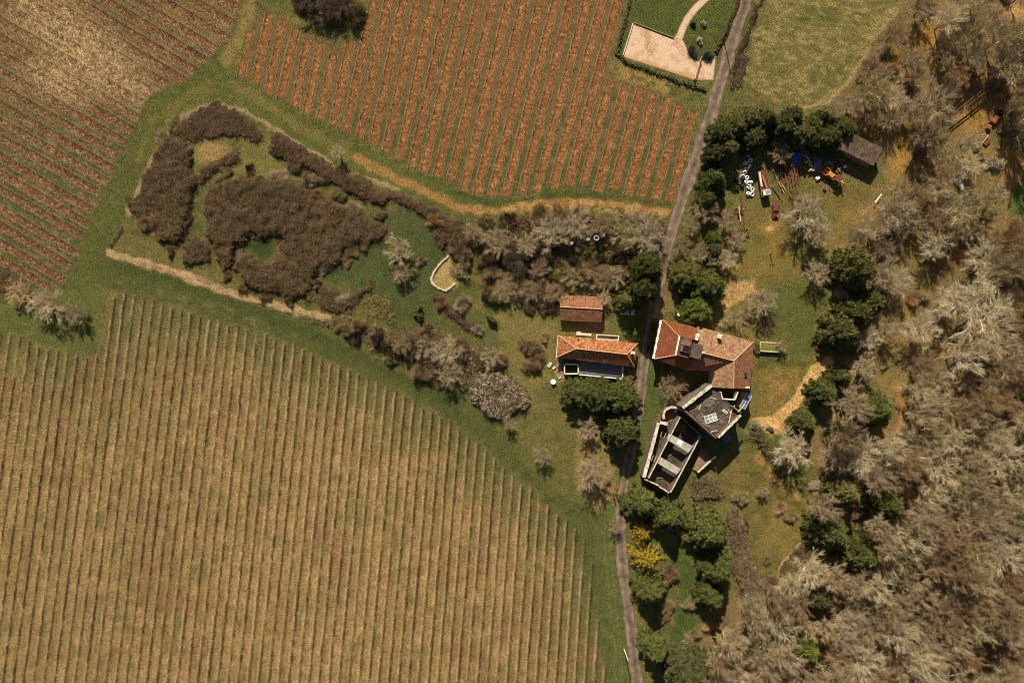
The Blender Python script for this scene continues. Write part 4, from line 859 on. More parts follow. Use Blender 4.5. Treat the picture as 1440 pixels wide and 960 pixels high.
# ---- evergreens  (px, py, r px, height m, shape, leaf, label)
EV = [
 (812, 553, 20, 8, 'round', 'fir', 'leftmost of three joined dark conifers below the cottage terrace'), (842, 556, 23, 9, 'round', 'fir', 'middle one of three joined dark conifers below the cottage terrace'), (875, 560, 22, 8.5, 'round', 'fir', 'conifer at the lane end of the three joined below the cottage terrace'),
 (875, 606, 22, 10, 'round', 'fir', 'single dark conifer left of the lane, level with the ruin'),
 (908, 378, 20, 15, 'round', 'fir', 'tall dark conifer on the left edge of the lane above the cottage'), (904, 408, 20, 15, 'round', 'fir', 'dark conifer by the lane nearest to the parked pale car'), (880, 424, 17, 10, 'cone', 'olivefir', 'olive conifer right of the tiled shed, over the parked pale car'),
 (1014, 190, 17, 9, 'round', 'fir', 'dark evergreen at the lane corner, top end of the evergreen belt'), (1034, 176, 20, 8, 'round', 'olivefir', 'olive evergreen next to the lane corner of the evergreen belt'), (1004, 254, 22, 10, 'cone', 'fir', 'dark evergreen left of the white rings'),
 (1006, 218, 15, 8, 'round', 'ivy', 'small dark evergreen above the one left of the white rings'),
 (1050, 168, 17, 8, 'round', 'olivefir', 'olive bush in the belt under the hay meadow corner'), (1114, 164, 14, 7, 'round', 'ivy', 'dull ivy bush at the meadow side of the evergreen belt'), (1168, 194, 13, 7, 'round', 'fir', 'fir squeezed between the barn and the olive belt bush'), (1142, 178, 13, 7, 'round', 'olivefir', 'small olive bush in the evergreen belt below the round meadow edge fir'), (1022, 210, 15, 8, 'round', 'olivefir', 'olive bush right beside the small dark lane evergreen above the white rings'),
 (992, 282, 13, 8, 'round', 'fir', 'dark evergreen below the one left of the white rings'), (1002, 352, 12, 6, 'round', 'ivy', 'dull evergreen among mauve bare trees right of the lane'),
 (1078, 170, 20, 10, 'cone', 'fir', 'tall fir in the evergreen belt below the hay meadow corner'), (1058, 196, 17, 8, 'round', 'ivy', 'ivy dark bush in the belt above the white rings'), (1100, 180, 18, 9, 'round', 'fir', 'fir in the evergreen belt straight above the blue tarpaulin'), (1128, 190, 16, 8, 'round', 'olivefir', 'olive bush in the evergreen belt between blue tarpaulin and barn'), (1155, 166, 14, 8, 'cone', 'fir', 'small round fir standing clear at the meadow edge above the barn'), (1152, 196, 16, 8, 'round', 'fir', 'dark evergreen directly left of the barn roof'), (1186, 182, 14, 7, 'round', 'olivefir', 'olive evergreen overhanging the upper left corner of the barn roof'),
 (964, 388, 20, 8, 'round', 'olivefir', 'olive evergreen right of the lane above the farmhouse'), (994, 402, 22, 9, 'round', 'fir', 'dark evergreen between lane and straw bed above the farmhouse'), (980, 438, 21, 9, 'round', 'bright', 'fresh green evergreen touching the farmhouse roof'), (1002, 336, 11, 5, 'round', 'bright', 'small yellow green bush among bare trees right of the lane'),
 (1200, 376, 25, 14, 'round', 'olivefir', 'tallest conifer on the garden edge, right of the grass track post'), (1222, 426, 17, 10, 'round', 'fir', 'conifer tucked behind the garden edge conifers towards the wood'), (1200, 440, 20, 12, 'round', 'fir', 'garden edge conifer right above the stone well'), (1180, 466, 22, 12, 'round', 'olivefir', 'garden edge conifer next to the stone well'),
 (1183, 530, 17, 10, 'cone', 'fir', 'upper conifer of the pair at the top of the straw path'), (1160, 552, 21, 10, 'cone', 'fir', 'lower conifer of the pair beside the straw path'), (1131, 595, 20, 9, 'cone', 'fir', 'conifer at the lower end of the straw path'), (1231, 577, 30, 13, 'cone', 'fir', 'large solitary dark conifer in the wood right of the straw path'),
 (1188, 692, 25, 12, 'cone', 'olivefir', 'conifer right of the lawn slope, upper left of four'), (1246, 708, 29, 14, 'cone', 'fir', 'conifer in the wood, upper right of four below the solitary one'), (1169, 748, 31, 13, 'cone', 'fir', 'conifer touching the right tip of the lawn triangle'), (1210, 780, 31, 13, 'cone', 'fir', 'lowest of the four conifers right of the lawn triangle'), (1132, 911, 24, 12, 'cone', 'bright', 'small bright green conifer alone among bare trees near the bottom'),
 (902, 708, 27, 10, 'cone', 'fir', 'green conifer beside the lane just below the ruin'), (940, 726, 26, 11, 'cone', 'fir', 'green conifer right of the one below the ruin'), (905, 748, 17, 7, 'frond', 'golden', 'smaller golden yellow conifer by the lane'), (910, 784, 25, 9, 'frond', 'golden', 'larger golden yellow conifer by the lane'),
 (994, 748, 32, 13, 'cone', 'fir', 'broad dark fir at the top of the clump of three by the green lawn strip'), (1008, 800, 27, 12, 'cone', 'fir', 'middle dark fir of the clump of three by the green lawn strip'), (1000, 838, 23, 12, 'cone', 'fir', 'lowest fir of the clump of three by the green lawn strip'),
 (914, 829, 27, 11, 'cone', 'fir', 'fir right of the lane under the golden conifers'), (921, 912, 23, 11, 'cone', 'fir', 'fir right of the lane near the bottom edge'), (970, 944, 29, 10, 'round', 'ivy', 'blurred dark evergreen at the bottom edge right of the lane'), (1154, 840, 26, 10, 'cone', 'ivy', 'dull ivy green tree under the four conifers'),
]
for px, py, r, h, sh, lf, lb in EV: evergreen(px, py, r, h, sh, lf, lb, 'evergreens of the hamlet', 'golden_conifer' if lf == 'golden' else 'conifer')
shrub(893, 468, 12, 2.6, kind='leaf', leafm='bright', label='bright yellow green round bush between cottage and lane', name='leafy_bush', cat='bush')
shrub(975, 70, 9, 2.2, kind='radial', leafm='bluegreen', label='left one of two blue grey spiky plants in the gravel yard', name='spiky_plant', cat='plant'); shrub(996, 77, 8, 2.2, kind='radial', leafm='bluegreen', label='right one of two blue grey spiky plants in the gravel yard', name='spiky_plant', cat='plant')
shrub(990, 33, 4, 1.0, kind='blossom', tone='grey', label='small white flowering shrub on the lawn near the lane hedge', name='flowering_shrub'); shrub(985, 57, 4.5, 1.0, kind='blossom', tone='grey', label='white flowering shrub on the lawn just above the spiky plants', name='flowering_shrub'); shrub(975, 33, 3.5, 1.2, kind='leaf', leafm='fir', label='small dark ball shrub on the lawn beside the gravel drive', name='ball_shrub')
for x, y, r, lb in [(350, 234, 5, 'tiny dark shrub alone on the yellow grass inside the enclosure'), (588, 438, 9, 'small dark evergreen shrub below the bare grey tree of the scrub garden'), (690, 450, 7, 'small dark green shrub right of the wine red hedge'), (557, 365, 5, 'tiny dark shrub beside the bare grey tree of the scrub garden'), (1140, 378, 12, 'dark green shrub under the bare tree left of the tall garden edge conifer')]:
    shrub(x, y, r, 1.8, kind='leaf', leafm='fir', label=lb, name='evergreen_shrub')
for x, y, lb in [(1061, 600, 'small blue green bush at the end of the straw path, upper one'), (1084, 603, 'small blue green bush in the straw bed at the path end')]:
    shrub(x, y, 4.5, .8, kind='leaf', leafm='bluegreen', label=lb, name='garden_bush', cat='bush')
# ---- single bare trees
BT = [(446, -8, 34, 5, 'dark', 0, 'dark bare tree at the top edge left of the middle vineyard'), (486, 2, 26, 5, 'dark', 0, 'second dark bare tree at the top edge touching the middle vineyard'),
 (562, 352, 23, 5, 'grey', 0, 'round grey bare tree standing alone in the green scrub garden'), (564, 384, 17, 3.5, 'mauve', 0, 'lower mauve half bush joined to the grey bare tree of the scrub garden'), (476, 216, 12, 4, 'pale', 0, 'small dead tree with a long thin shadow on the bramble hedge'),
 (832, 662, 27, 7, 'grey', 0, 'fountain shaped bare tree between lower left vineyard and lane'), (826, 602, 17, 5, 'grey', 0, 'small bare tree below the leftmost of the joined conifers'), (763, 640, 15, 4, 'mauve', 0, 'thin mauve bare tree in the grass left of the fountain shaped one'), (716, 595, 10, 3.5, 'grey', 0, 'little bare tree with dark shadow under the white blossoming bush'), (866, 742, 10, 3, 'mauve', 0, 'low bare shrub tree on the left verge of the lane below the post'),
 (64, 428, 28, 5, 'grey', 0, 'left bare tree of the pair between two vineyards at far left'), (106, 438, 19, 4.5, 'mauve', 0, 'right bare tree of the pair between two vineyards at far left'), (26, 412, 20, 3.5, 'straw', 0, 'pale straw tinted bare tree at the far left margin'),
 (945, 543, 23, 4, 'brown', 0, 'brown radial bare tree in the courtyard corner below the farmhouse'),
 (630, 494, 24, 4.5, 'grey', 1, 'lichen tree on the right end of the brown scrub by the vineyard corner'), (632, 528, 20, 5, 'mauve', 0, 'feathery mauve bare tree with strong shadow at the vineyard edge'),
 (698, 340, 24, 5, 'mauve', 0, 'mauve bare tree at the left end of the lichen scrub band'), (724, 366, 18, 5, 'dark', 0, 'dark bare tree below the left end of the lichen scrub band'), (776, 328, 26, 5, 'grey', 1, 'lichen tree with white branches in the middle of the scrub band'), (812, 318, 24, 5, 'grey', 1, 'lichen tree just left of the white pipe rings'), (880, 326, 26, 5, 'olive', 0, 'olive bare tree in the scrub band right of the white pipe rings'), (910, 330, 32, 6, 'grey', 1, 'wide grey lichen tree overhanging the left edge of the lane'),
 (760, 378, 16, 4, 'brown', 0, 'brown bare tree under the lichen tree with white branches'), (712, 406, 22, 3.5, 'brown', 1, 'lichen spotted brown thorn left of the olive scrub'), (746, 408, 18, 3.2, 'brown', 0, 'brown thorn next to the lichen spotted one, left of the olive scrub'), (845, 390, 22, 3.5, 'red', 0, 'reddish brown thorn in the olive scrub above the tiled shed'),
 (848, 420, 12, 3.5, 'pale', 1, 'pale grey bush overhanging the right end of the shed roof'),
 (992, 296, 21, 6, 'mauve', 0, 'mauve bare tree right of the lane under the dark evergreens'), (1022, 312, 17, 5, 'grey', 0, 'grey bare tree beside the long rusty beam'), (1006, 360, 16, 5, 'mauve', 0, 'mauve bare tree above the dark evergreen by the straw bed'), (958, 345, 16, 5, 'brown', 0, 'brown bare tree on the right verge of the lane'),
 (1072, 424, 22, 5, 'grey', 0, 'grey bare tree shading the straw bed in the garden'), (1036, 446, 17, 3, 'olive', 0, 'tufted olive bush tree above the farmhouse roof corner'), (1099, 486, 9, 3, 'grey', 0, 'small bare bush at the right end of the stone terrace wall'),
 (1072, 690, 10, 2.5, 'grey', 0, 'small grey bush on the lawn slope below the ruin'),
 (972, 318, 15, 5, 'mauve', 0, 'mauve bare tree on the lane verge right of the wide lichen tree'), (1034, 338, 15, 4, 'grey', 0, 'grey bare tree left of the clothes line post'), (1024, 366, 15, 4, 'pale', 1, 'pale lichen bush beside the stones above the straw bed'), (984, 356, 15, 5, 'grey', 0, 'grey bare tree over the olive evergreen above the farmhouse'), (1198, 148, 18, 5, 'mauve', 0, 'mauve bare tree at the meadow edge above the barn roof'), (1172, 154, 15, 5, 'grey', 0, 'grey bare bush right of the round meadow edge fir'), (1226, 168, 16, 5, 'brown', 0, 'brown bare tree directly above the barn roof'), (1068, 150, 13, 4, 'olive', 0, 'olive bare bush at the hay meadow corner'),
 (782, 412, 17, 4, 'brown', 0, 'brown bare thorn touching the left end of the tiled shed'), (806, 392, 17, 4, 'olive', 0, 'olive bare thorn just above the tiled shed roof'), (866, 386, 17, 4, 'mauve', 0, 'mauve bare thorn left of the tall conifers by the lane'), (740, 345, 18, 5, 'grey', 1, 'lichen tree between mauve tree and white branched tree of the scrub band'), (846, 318, 18, 5, 'brown', 0, 'brown bare tree above the white drums of the scrub band'), (664, 326, 15, 4, 'mauve', 0, 'mauve bare tree over the dark thorn hedge'), (600, 488, 18, 4.5, 'mauve', 0, 'mauve bare tree rising from the brown scrub at the vineyard corner'), (566, 486, 15, 4, 'brown', 0, 'brown bare thorn at the left end of the brown scrub by the vineyard'), (690, 502, 17, 4, 'grey', 1, 'lichen thorn rising just above the white blossoming bush'),
 (1096, 214, 18, 4, 'brown', 0, 'brown bare bush between the truck and the evergreen belt')]
for px, py, r, h, tone, li, lb in BT: bare(px, py, r, h, tone, bool(li), lb, 'bare trees of the gardens and field edges')
SH = [(430, 4, 16, 'dark', 'twig', 'dark shrub at the top edge under the left dark bare tree'), (462, 14, 20, 'brown', 'twig', 'brown shrub at the top edge between the two dark bare trees'), (500, 20, 14, 'olive', 'twig', 'olive shrub at the top edge touching the middle vineyard'), (592, 366, 9, 'mauve', 'radial', 'small mauve shrub right of the round grey bare tree'), (648, 382, 12, 'olive', 'lichen', 'grey green shrub inside the stone edged bed'), (652, 358, 15, 'brown', 'twig', 'brown shrub at the top of the stone edged bed'), (672, 464, 10, 'pale', 'radial', 'pale spiky shrub at the lower end of the wine red hedge'), (650, 428, 14, 'grey', 'radial', 'thin grey spiky shrub above the wine red hedge'), (620, 428, 7, 'brown', 'twig', 'brown shrub at the upper end of the wine red hedge'),
 (746, 488, 14, 'brown', 'twig', 'upper brown bush left of the cottage'), (752, 510, 14, 'brown', 'twig', 'lower brown bush left of the cottage'), (765, 474, 7, 'straw', 'twig', 'dry straw coloured shrub near the corner of the cottage'), (480, 420, 9, 'pale', 'lichen', 'pale lichen shrub on the scrub bank below the curving thicket'),
 (1042, 700, 10, 'mauve', 'twig', 'mauve shrub at the top of the lawn triangle'), (1098, 714, 11, 'straw', 'radial', 'straw coloured dead shrub in the middle of the lawn slope'), (1113, 728, 8, 'grey', 'twig', 'grey shrub right of the straw one on the lawn slope'), (1080, 788, 8, 'brown', 'radial', 'brown shrub near the bottom tip of the lawn triangle'), (1046, 744, 9, 'dark', 'twig', 'dark round shrub left of the lawn triangle'),
 (958, 742, 13, 'mauve', 'radial', 'mauve shrub in the shade right of the golden conifers'), (944, 808, 13, 'red', 'twig', 'reddish shrub right of the fir under the golden conifers'), (932, 866, 10, 'red', 'twig', 'red brown shrub between two firs by the lower lane'), (936, 852, 11, 'brown', 'twig', 'brown shrub below the fir under the golden conifers'), (974, 848, 11, 'mauve', 'twig', 'mauve shrub at the left foot of the lowest clump fir'),
 (880, 345, 14, 'olive', 'twig', 'olive shrub under the wide lichen tree by the lane'), (1128, 282, 15, 'olive', 'twig', 'olive brown scrub bush below the rusty beam stack'), (1050, 440, 12, 'grey', 'radial', 'grey spiky shrub below the straw bed'), (1066, 488, 8, 'olive', 'twig', 'olive shrub at the left end of the stone terrace wall'), (1020, 455, 10, 'pale', 'radial', 'pale fallen brush between evergreen and farmhouse roof'),
 (200, 306, 8, 'brown', 'twig', 'little brown shrub at the lower left edge of the largest thicket'), (1152, 486, 6, 'winered', 'twig', 'dark red shrub below the stone well'), (868, 690, 8, 'straw', 'radial', 'straw tuft beside the small post on the lane verge'), (884, 530, 8, 'red', 'twig', 'reddish shrub at the lane end of the cottage terrace'), (944, 572, 9, 'red', 'twig', 'rust red weeds by the round broken wall of the ruin'), (1190, 200, 8, 'red', 'twig', 'rust red creeper at the top of the barn roof'), (1108, 655, 12, 'grey', 'twig', 'grey weeds below the pale lichen tree at the path end')]
for px, py, r, tone, kd, lb in SH: shrub(px, py, r, .2 * r * .85, tone, kd, lb, 'shrubs of the gardens')
for x, y, r in [(735, 500, 6), (728, 620, 4), (790, 600, 5)]: pass

# ---- named bare trees of the wood and its edge
WT = [(1308, 152, 35, 9, 'grey', 0, 'largest grey bare tree left of the rusty rails'), (1132, 302, 33, 8, 'grey', 1, 'wide grey tree with pale right side below the backhoe'), (1150, 330, 22, 6, 'grey', 0, 'grey bare tree at the lower right of the wide one below the backhoe'), (1110, 632, 30, 8, 'pale', 1, 'pale lichen tree at the lower end of the straw path'), (1256, 300, 34, 9, 'mauve', 0, 'mauve bare tree with a fallen white trunk below the barn shadow'), (1230, 320, 24, 7, 'grey', 0, 'grey bare tree left of the mauve one below the barn shadow'),
 (1348, 292, 36, 9, 'olive', 1, 'broad olive tree right of the upper wood track'), (1310, 346, 24, 8, 'pale', 1, 'pale round tree standing in the yellow clearing with a trunk shadow'), (1370, 432, 58, 12, 'pale', 1, 'biggest pale lichen tree in the right hand wood'), (1292, 462, 27, 9, 'pale', 1, 'pale tree right of the lower wood track'), (1380, 362, 32, 9, 'pale', 1, 'pale tree above the biggest lichen tree'), (1335, 425, 26, 9, 'pale', 1, 'pale tree at the left flank of the biggest lichen tree'), (1218, 476, 20, 7, 'pale', 1, 'small pale tree between garden edge conifers and wood track'), (1212, 516, 20, 7, 'grey', 1, 'small grey lichen tree right of the straw path conifer pair'),
 (1236, 384, 26, 9, 'grey', 0, 'grey bare tree right of the tallest garden edge conifer'), (1262, 398, 22, 8, 'pale', 1, 'pale lichen tree left of the wood track bend'), (1148, 384, 20, 6, 'mauve', 1, 'mauve tree left of the tallest garden edge conifer'), (1210, 640, 36, 9, 'pale', 1, 'pale lichen tree below the solitary dark conifer'), (1172, 640, 24, 8, 'grey', 0, 'grey tree between the straw path end and the wood'), (1308, 650, 42, 13, 'pale', 0, 'large tree with forked white limbs in the middle of the lower wood'), (1290, 548, 22, 8, 'pale', 0, 'small white limbed tree right of the solitary dark conifer'), (1352, 500, 34, 12, 'pale', 1, 'lichen tree right below the biggest one'), (1402, 640, 40, 12, 'pale', 1, 'lichen crowned tree near the middle of the right edge'),
 (1138, 800, 27, 10, 'pale', 1, 'white lichen tree under the conifer at the lawn tip'), (1112, 822, 24, 9, 'pale', 1, 'white lichen tree below the tip of the lawn triangle'), (1090, 872, 38, 11, 'pale', 0, 'large pale limbed tree at the lower middle of the wood'), (1206, 926, 40, 12, 'pale', 0, 'large pale limbed tree at the bottom edge of the wood'), (1400, 770, 44, 13, 'pale', 1, 'broad lichen tree at the lower right'), (1030, 944, 26, 10, 'pale', 0, 'pale limbed tree at the bottom edge left of the wood'), (1185, 870, 26, 10, 'pale', 0, 'pale limbed tree right of the small bright green conifer'), (1060, 905, 24, 8, 'olive', 1, 'olive lichen tree near the bottom edge'), (1268, 612, 20, 9, 'pale', 1, 'pale tree at the orange strip below the solitary conifer'), (1390, 480, 34, 12, 'grey', 0, 'grey tree below the biggest lichen tree near the right edge'), (1420, 90, 34, 10, 'mauve', 0, 'mauve bare tree right above the rusty rails')]
for px, py, r, h, tone, li, lb in WT: bare(px, py, r, h, tone, bool(li), lb, 'bare trees of the wood')
# ---- the rest of the wood: each tree named by what stands next to it
LAND = [((1210, 213), 'the grey barn roof'), ((1370, 130), 'the rusty rails'), ((1308, 152), 'the largest grey bare tree'), ((1396, 172), 'the orange machine'), ((1438, 285), 'the green clearing on the right edge'), ((1348, 292), 'the broad olive tree'), ((1200, 376), 'the tallest garden edge conifer'), ((1370, 432), 'the biggest lichen tree'), ((1231, 577), 'the solitary dark conifer'), ((1308, 650), 'the tree with forked white limbs'), ((1246, 708), 'the upper right one of four conifers'), ((1210, 780), 'the lowest of four conifers'), ((1132, 911), 'the small bright green conifer'), ((1400, 770), 'the broad lichen tree at lower right'), ((1402, 640), 'the lichen crowned tree at the right edge'), ((1110, 632), 'the straw path end'), ((1092, 806), 'the tip of the lawn triangle'), ((1436, 20), 'the top right corner of the photo'), ((1436, 950), 'the bottom right corner of the photo'), ((1300, 946), 'the middle of the bottom wood edge'), ((1170, 140), 'the lower right end of the hay meadow'), ((1255, 30), 'the slanting right edge of the hay meadow')]
def where(px, py):
    (lx, ly), nm = min(LAND, key=lambda q: math.hypot(q[0][0] - px, q[0][1] - py)); dx, dy = px - lx, py - ly
    a = math.degrees(math.atan2(-dy, dx)) % 360; d = ['right of', 'above right of', 'above', 'above left of', 'left of', 'below left of', 'below', 'below right of'][int((a + 22.5) // 45) % 8]
    return nm, d, math.hypot(dx, dy)
cnt = {}; fill = []
edge_in = [(1282, 10), (1240, 70), (1205, 122), (1180, 152), (1245, 165), (1250, 255), (1215, 300), (1185, 340), (1240, 410), (1225, 500), (1195, 560), (1150, 660), (1215, 660), (1150, 690), (1150, 720), (1138, 775), (1100, 812), (1070, 830), (1020, 870), (1010, 900), (985, 940), (975, 1005), (1480, 1005), (1480, -40), (1300, -40)]
CLEAR = [(1310, 90, 14), (1290, 235, 12), (1395, 200, 18), (1345, 385, 14), (1420, 215, 20), (1262, 540, 12), (1262, 610, 10), (1380, 250, 10), (1190, 250, 26), (1180, 345, 16), (1165, 690, 10), (1130, 690, 14), (1302, 52, 22), (1268, 205, 22), (1268, 235, 20), (1372, 140, 24), (1392, 170, 20), (1372, 172, 20), (1350, 160, 18), (1435, 285, 26), (1425, 250, 22), (1285, 360, 18), (1298, 395, 18), (1280, 440, 15), (1248, 490, 16), (1242, 530, 14), (1264, 570, 12), (1330, 492, 12), (1225, 250, 30), (1200, 300, 24), (1430, 20, 16), (1350, 350, 16), (1212, 210, 34), (1258, 72, 9)]
rw_ = random.Random(5); tries = 0
while len(fill) < 205 and tries < 9000:
    tries += 1; x = rw_.uniform(985, 1478); y = rw_.uniform(-30, 990)
    if not inside(edge_in, np.array([x]), np.array([y]))[0]: continue
    deep = 1 if (y > 560 or x > 1380) else 0
    r = rw_.uniform(15, 25) + 7 * deep * rw_.random()
    if any(math.hypot(x - cx, y - cy) < cr_ + .55 * r for cx, cy, cr_ in CLEAR): continue
    if any(math.hypot(x - q[0], y - q[1]) < ((.62 if y < 560 else .48) if tries < 5000 else (.58 if y < 560 else .4)) * (r + q[2]) for q in PLACED): continue
    h = r * S * 2 * rw_.uniform(.75, 1.05) + (rw_.uniform(3, 6.5) if deep else 0)
    tone = rw_.choices(['grey', 'mauve', 'brown', 'red', 'pale', 'olive'], [5, 3, 5, 2, 1.8, 2] if y < 620 else [5, 4, 4, 2.5, 2.4, 2])[0]; li = tone in ('pale', 'olive') and rw_.random() < .7
    PLACED.append((x, y, r, h)); fill.append((x, y, r, h, tone, li))
def settle(items, noun, place, group, WORD):
    """labels: tone + nearest landmark + side, counted outwards where several share them"""
    by = {}
    for it in items: by.setdefault((WORD[it[4]],) + where(it[0], it[1])[:2], []).append(it)
    ordn = ['nearest', 'second', 'third', 'fourth', 'fifth', 'sixth', 'seventh', 'eighth', 'ninth']
    for (wd, nm, d), L_ in by.items():
        L_.sort(key=lambda q: where(q[0], q[1])[2])
        for k, it in enumerate(L_):
            place(it, (wd + ' ' + noun + ' ' + d + ' ' + nm) if len(L_) == 1 else (ordn[k] + ' ' + wd + ' ' + noun + ' ' + d + ' ' + nm), group)
WORD = {'grey': 'grey', 'mauve': 'mauve grey', 'brown': 'brown', 'red': 'reddish brown', 'pale': 'pale', 'olive': 'olive', 'straw': 'straw coloured', 'dark': 'dark'}
def _pt(it, lb, g):
    n0 = len(PLACED); bare(it[0], it[1], it[2], it[3], it[4], it[5], lb, g); del PLACED[n0:]
settle(fill, 'bare tree', _pt, 'bare trees of the wood', WORD)
# brush of the scrub belt, middle left
LAND_W = LAND
LAND = [((562, 352), 'the round grey bare tree'), ((620, 388), 'the stone edged bed'), ((817, 434), 'the tiled shed'), ((838, 335), 'the white concrete ring'), ((910, 330), 'the wide grey lichen tree'), ((712, 406), 'the lichen spotted thorn'), ((695, 555), 'the white blossoming bush'), ((640, 442), 'the wine red hedge'), ((534, 432), 'the pale straw reeds'), ((748, 498), 'the brown bushes left of the cottage'), ((776, 328), 'the white branched lichen tree')]
belt = [[(600, 296), (660, 312), (720, 300), (800, 298), (930, 306), (934, 352), (905, 372), (878, 402), (850, 410), (786, 412), (770, 440), (700, 428), (668, 396), (672, 352), (640, 352)], [(440, 442), (520, 462), (560, 486), (600, 450), (640, 470), (720, 500), (660, 540), (620, 545), (540, 500), (470, 470)]]
bl = []; tries = 0
while len(bl) < 95 and tries < 5000:
    tries += 1; pg = belt[0] if rw_.random() < .75 else belt[1]; x = rw_.uniform(430, 940); y = rw_.uniform(290, 550); r = rw_.uniform(7, 14)
    if not inside(pg, np.array([x]), np.array([y]))[0] or math.hypot(x - 622, y - 390) < 24 or math.hypot(x - 838, y - 336) < 15 or abs(x - np.interp(y, [p[1] for p in ROAD], [p[0] for p in ROAD])) < 12 + r * .6: continue
    if 782 < x < 852 and 408 < y < 458: continue
    if any(math.hypot(x - q[0], y - q[1]) < .7 * r + .2 * q[2] for q in PLACED): continue
    bl.append((x, y, r, .2 * r * rw_.uniform(.8, 1.3), rw_.choices(['brown', 'mauve', 'dark', 'red', 'olive', 'straw'], [4, 1.5, 3, 2, 3, .6])[0], rw_.choice(['twig', 'twig', 'radial']))); PLACED.append((x, y, r, 2))
def _ps(it, lb, g):
    n0 = len(PLACED); shrub(it[0], it[1], it[2], it[3], it[4], it[5], lb, g); del PLACED[n0:]
settle(bl, 'brush shrub', _ps, 'brush shrubs of the scrub belt', WORD)
LAND = LAND_W
# ragged outliers round the bramble thickets
rag = []
for k, (x, y) in enumerate([(246, 176), (225, 196), (204, 248), (184, 286), (205, 318), (238, 350), (318, 386), (334, 372), (340, 404), (372, 414), (404, 424), (436, 416), (446, 396), (456, 378), (484, 366), (494, 350), (512, 342), (448, 276), (430, 252), (396, 246), (352, 244), (320, 242), (496, 290), (538, 300), (410, 232), (444, 256), (480, 270)]):
    rag.append((x + rw_.uniform(-3, 3), y + rw_.uniform(-3, 3), rw_.uniform(6, 11), rw_.uniform(.8, 1.7), rw_.choice(['brown', 'brown', 'olive', 'mauve']), 'twig'))
LAND = [((233, 262), 'the largest bramble thicket'), ((360, 285), 'the middle bramble thicket'), ((440, 345), 'the curving bramble thicket'), ((275, 352), 'the round bramble mound'), ((300, 165), 'the top heathy bramble band'), ((350, 234), 'the tiny dark shrub in the enclosure'), ((470, 246), 'the long bramble hedge')]
settle(rag, 'bramble bush', lambda it, lb, g: shrub(it[0], it[1], it[2], it[3], it[4], it[5], lb, g), 'bramble bushes round the thickets', WORD)
LAND = LAND_W
# undershrubs of the wood and its rim
fs = []; tries = 0; rim = [(1245, 60), (1210, 110), (1180, 148), (1150, 160), (1180, 330), (1190, 560), (1150, 620), (1135, 770), (1075, 815), (1000, 860), (960, 900), (950, 1000), (1480, 1000), (1480, -30), (1300, -30)]
while len(fs) < 130 and tries < 9000:
    tries += 1; x = rw_.uniform(950, 1470); y = rw_.uniform(-20, 985); r = rw_.uniform(6, 13)
    if not inside(rim, np.array([x]), np.array([y]))[0]: continue
    if any(math.hypot(x - cx, y - cy) < cr_ * .8 + .5 * r for cx, cy, cr_ in CLEAR): continue
    if any(math.hypot(x - q[0], y - q[1]) < .75 * r + .45 * q[2] for q in PLACED): continue
    fs.append((x, y, r, .2 * r * rw_.uniform(.7, 1.1), rw_.choices(['brown', 'mauve', 'grey', 'red', 'olive', 'straw', 'pale'], [4, 3, 3, 2, 2, 1.5, 1.5])[0], rw_.choice(['twig', 'twig', 'radial', 'lichen']))); PLACED.append((x, y, r, 2))
def _ps(it, lb, g):
    n0 = len(PLACED); shrub(it[0], it[1], it[2], it[3], it[4], it[5], lb, g); del PLACED[n0:]
settle(fs, 'undershrub', _ps, 'undershrubs of the wood', WORD)
# ---- undergrowth of the wood, tussocks of the meadows: nobody could count them
def litter(name, polys, n, mats, L, wd, up, seed, avoid=None):
    rg = np.random.default_rng(seed); acc = Acc()
    for pts in polys:
        a = np.array(pts, float); X = rg.uniform(a[:, 0].min(), a[:, 0].max(), n); Y = rg.uniform(a[:, 1].min(), a[:, 1].max(), n); k = inside(pts, X, Y)
        if avoid is not None: k &= ~avoid(X, Y)
        k &= (X > -30) & (X < 1475) & (Y > -30) & (Y < 995)
        X, Y = X[k], Y[k]; m = len(X); P = np.stack([(X - 720) * S, (480 - Y) * S, np.full(m, -.1)], 1); mi = (vnoise(X / 14, Y / 14, 91) + rg.normal(0, .12, m) > .5).astype(int)
        for q in range(len(mats)):
            kk = (mi % len(mats)) == q; D = rg.normal(size=(kk.sum(), 3)) * [1, 1, .3] + [0, 0, up]; V, F = blades(P[kk] + [0, 0, .02], D, rg.uniform(L[0], L[1], kk.sum()), wd, rg); acc.add(V, F, q)
    tag(link(name, acc.mesh(name, mats)), kind='stuff')
def near_clear(X, Y):
    k = np.zeros(X.shape, bool)
    for cx, cy, cr_ in CLEAR: k |= np.hypot(X - cx, Y - cy) < cr_ * .8
    return k
litter('undergrowth', [wood], 250000, [M_twig['brown'], M_twig['mauve']], (.4, 1.1), .07, .6, 77, near_clear)
garden = [(950, 330), (1050, 290), (1130, 280), (1240, 250), (1190, 340), (1170, 500), (1100, 600), (1060, 590), (1062, 480), (930, 450), (945, 380)]
slope = [(1035, 640), (1145, 720), (1090, 805), (1005, 690)]
left = [(335, 205), (640, 310), (940, 310), (900, 520), (790, 540), (880, 700), (870, 1000), (850, 860), (700, 640), (480, 520), (160, 370), (200, 300)]
litter('grass', [hay, left, garden, slope], 60000, [M_leaf['grass'], M_twig['straw']], (.2, .45), .05, .7, 78, lambda X, Y: np.abs(X - np.interp(Y, [p[1] for p in ROAD], [p[0] for p in ROAD])) < 13)
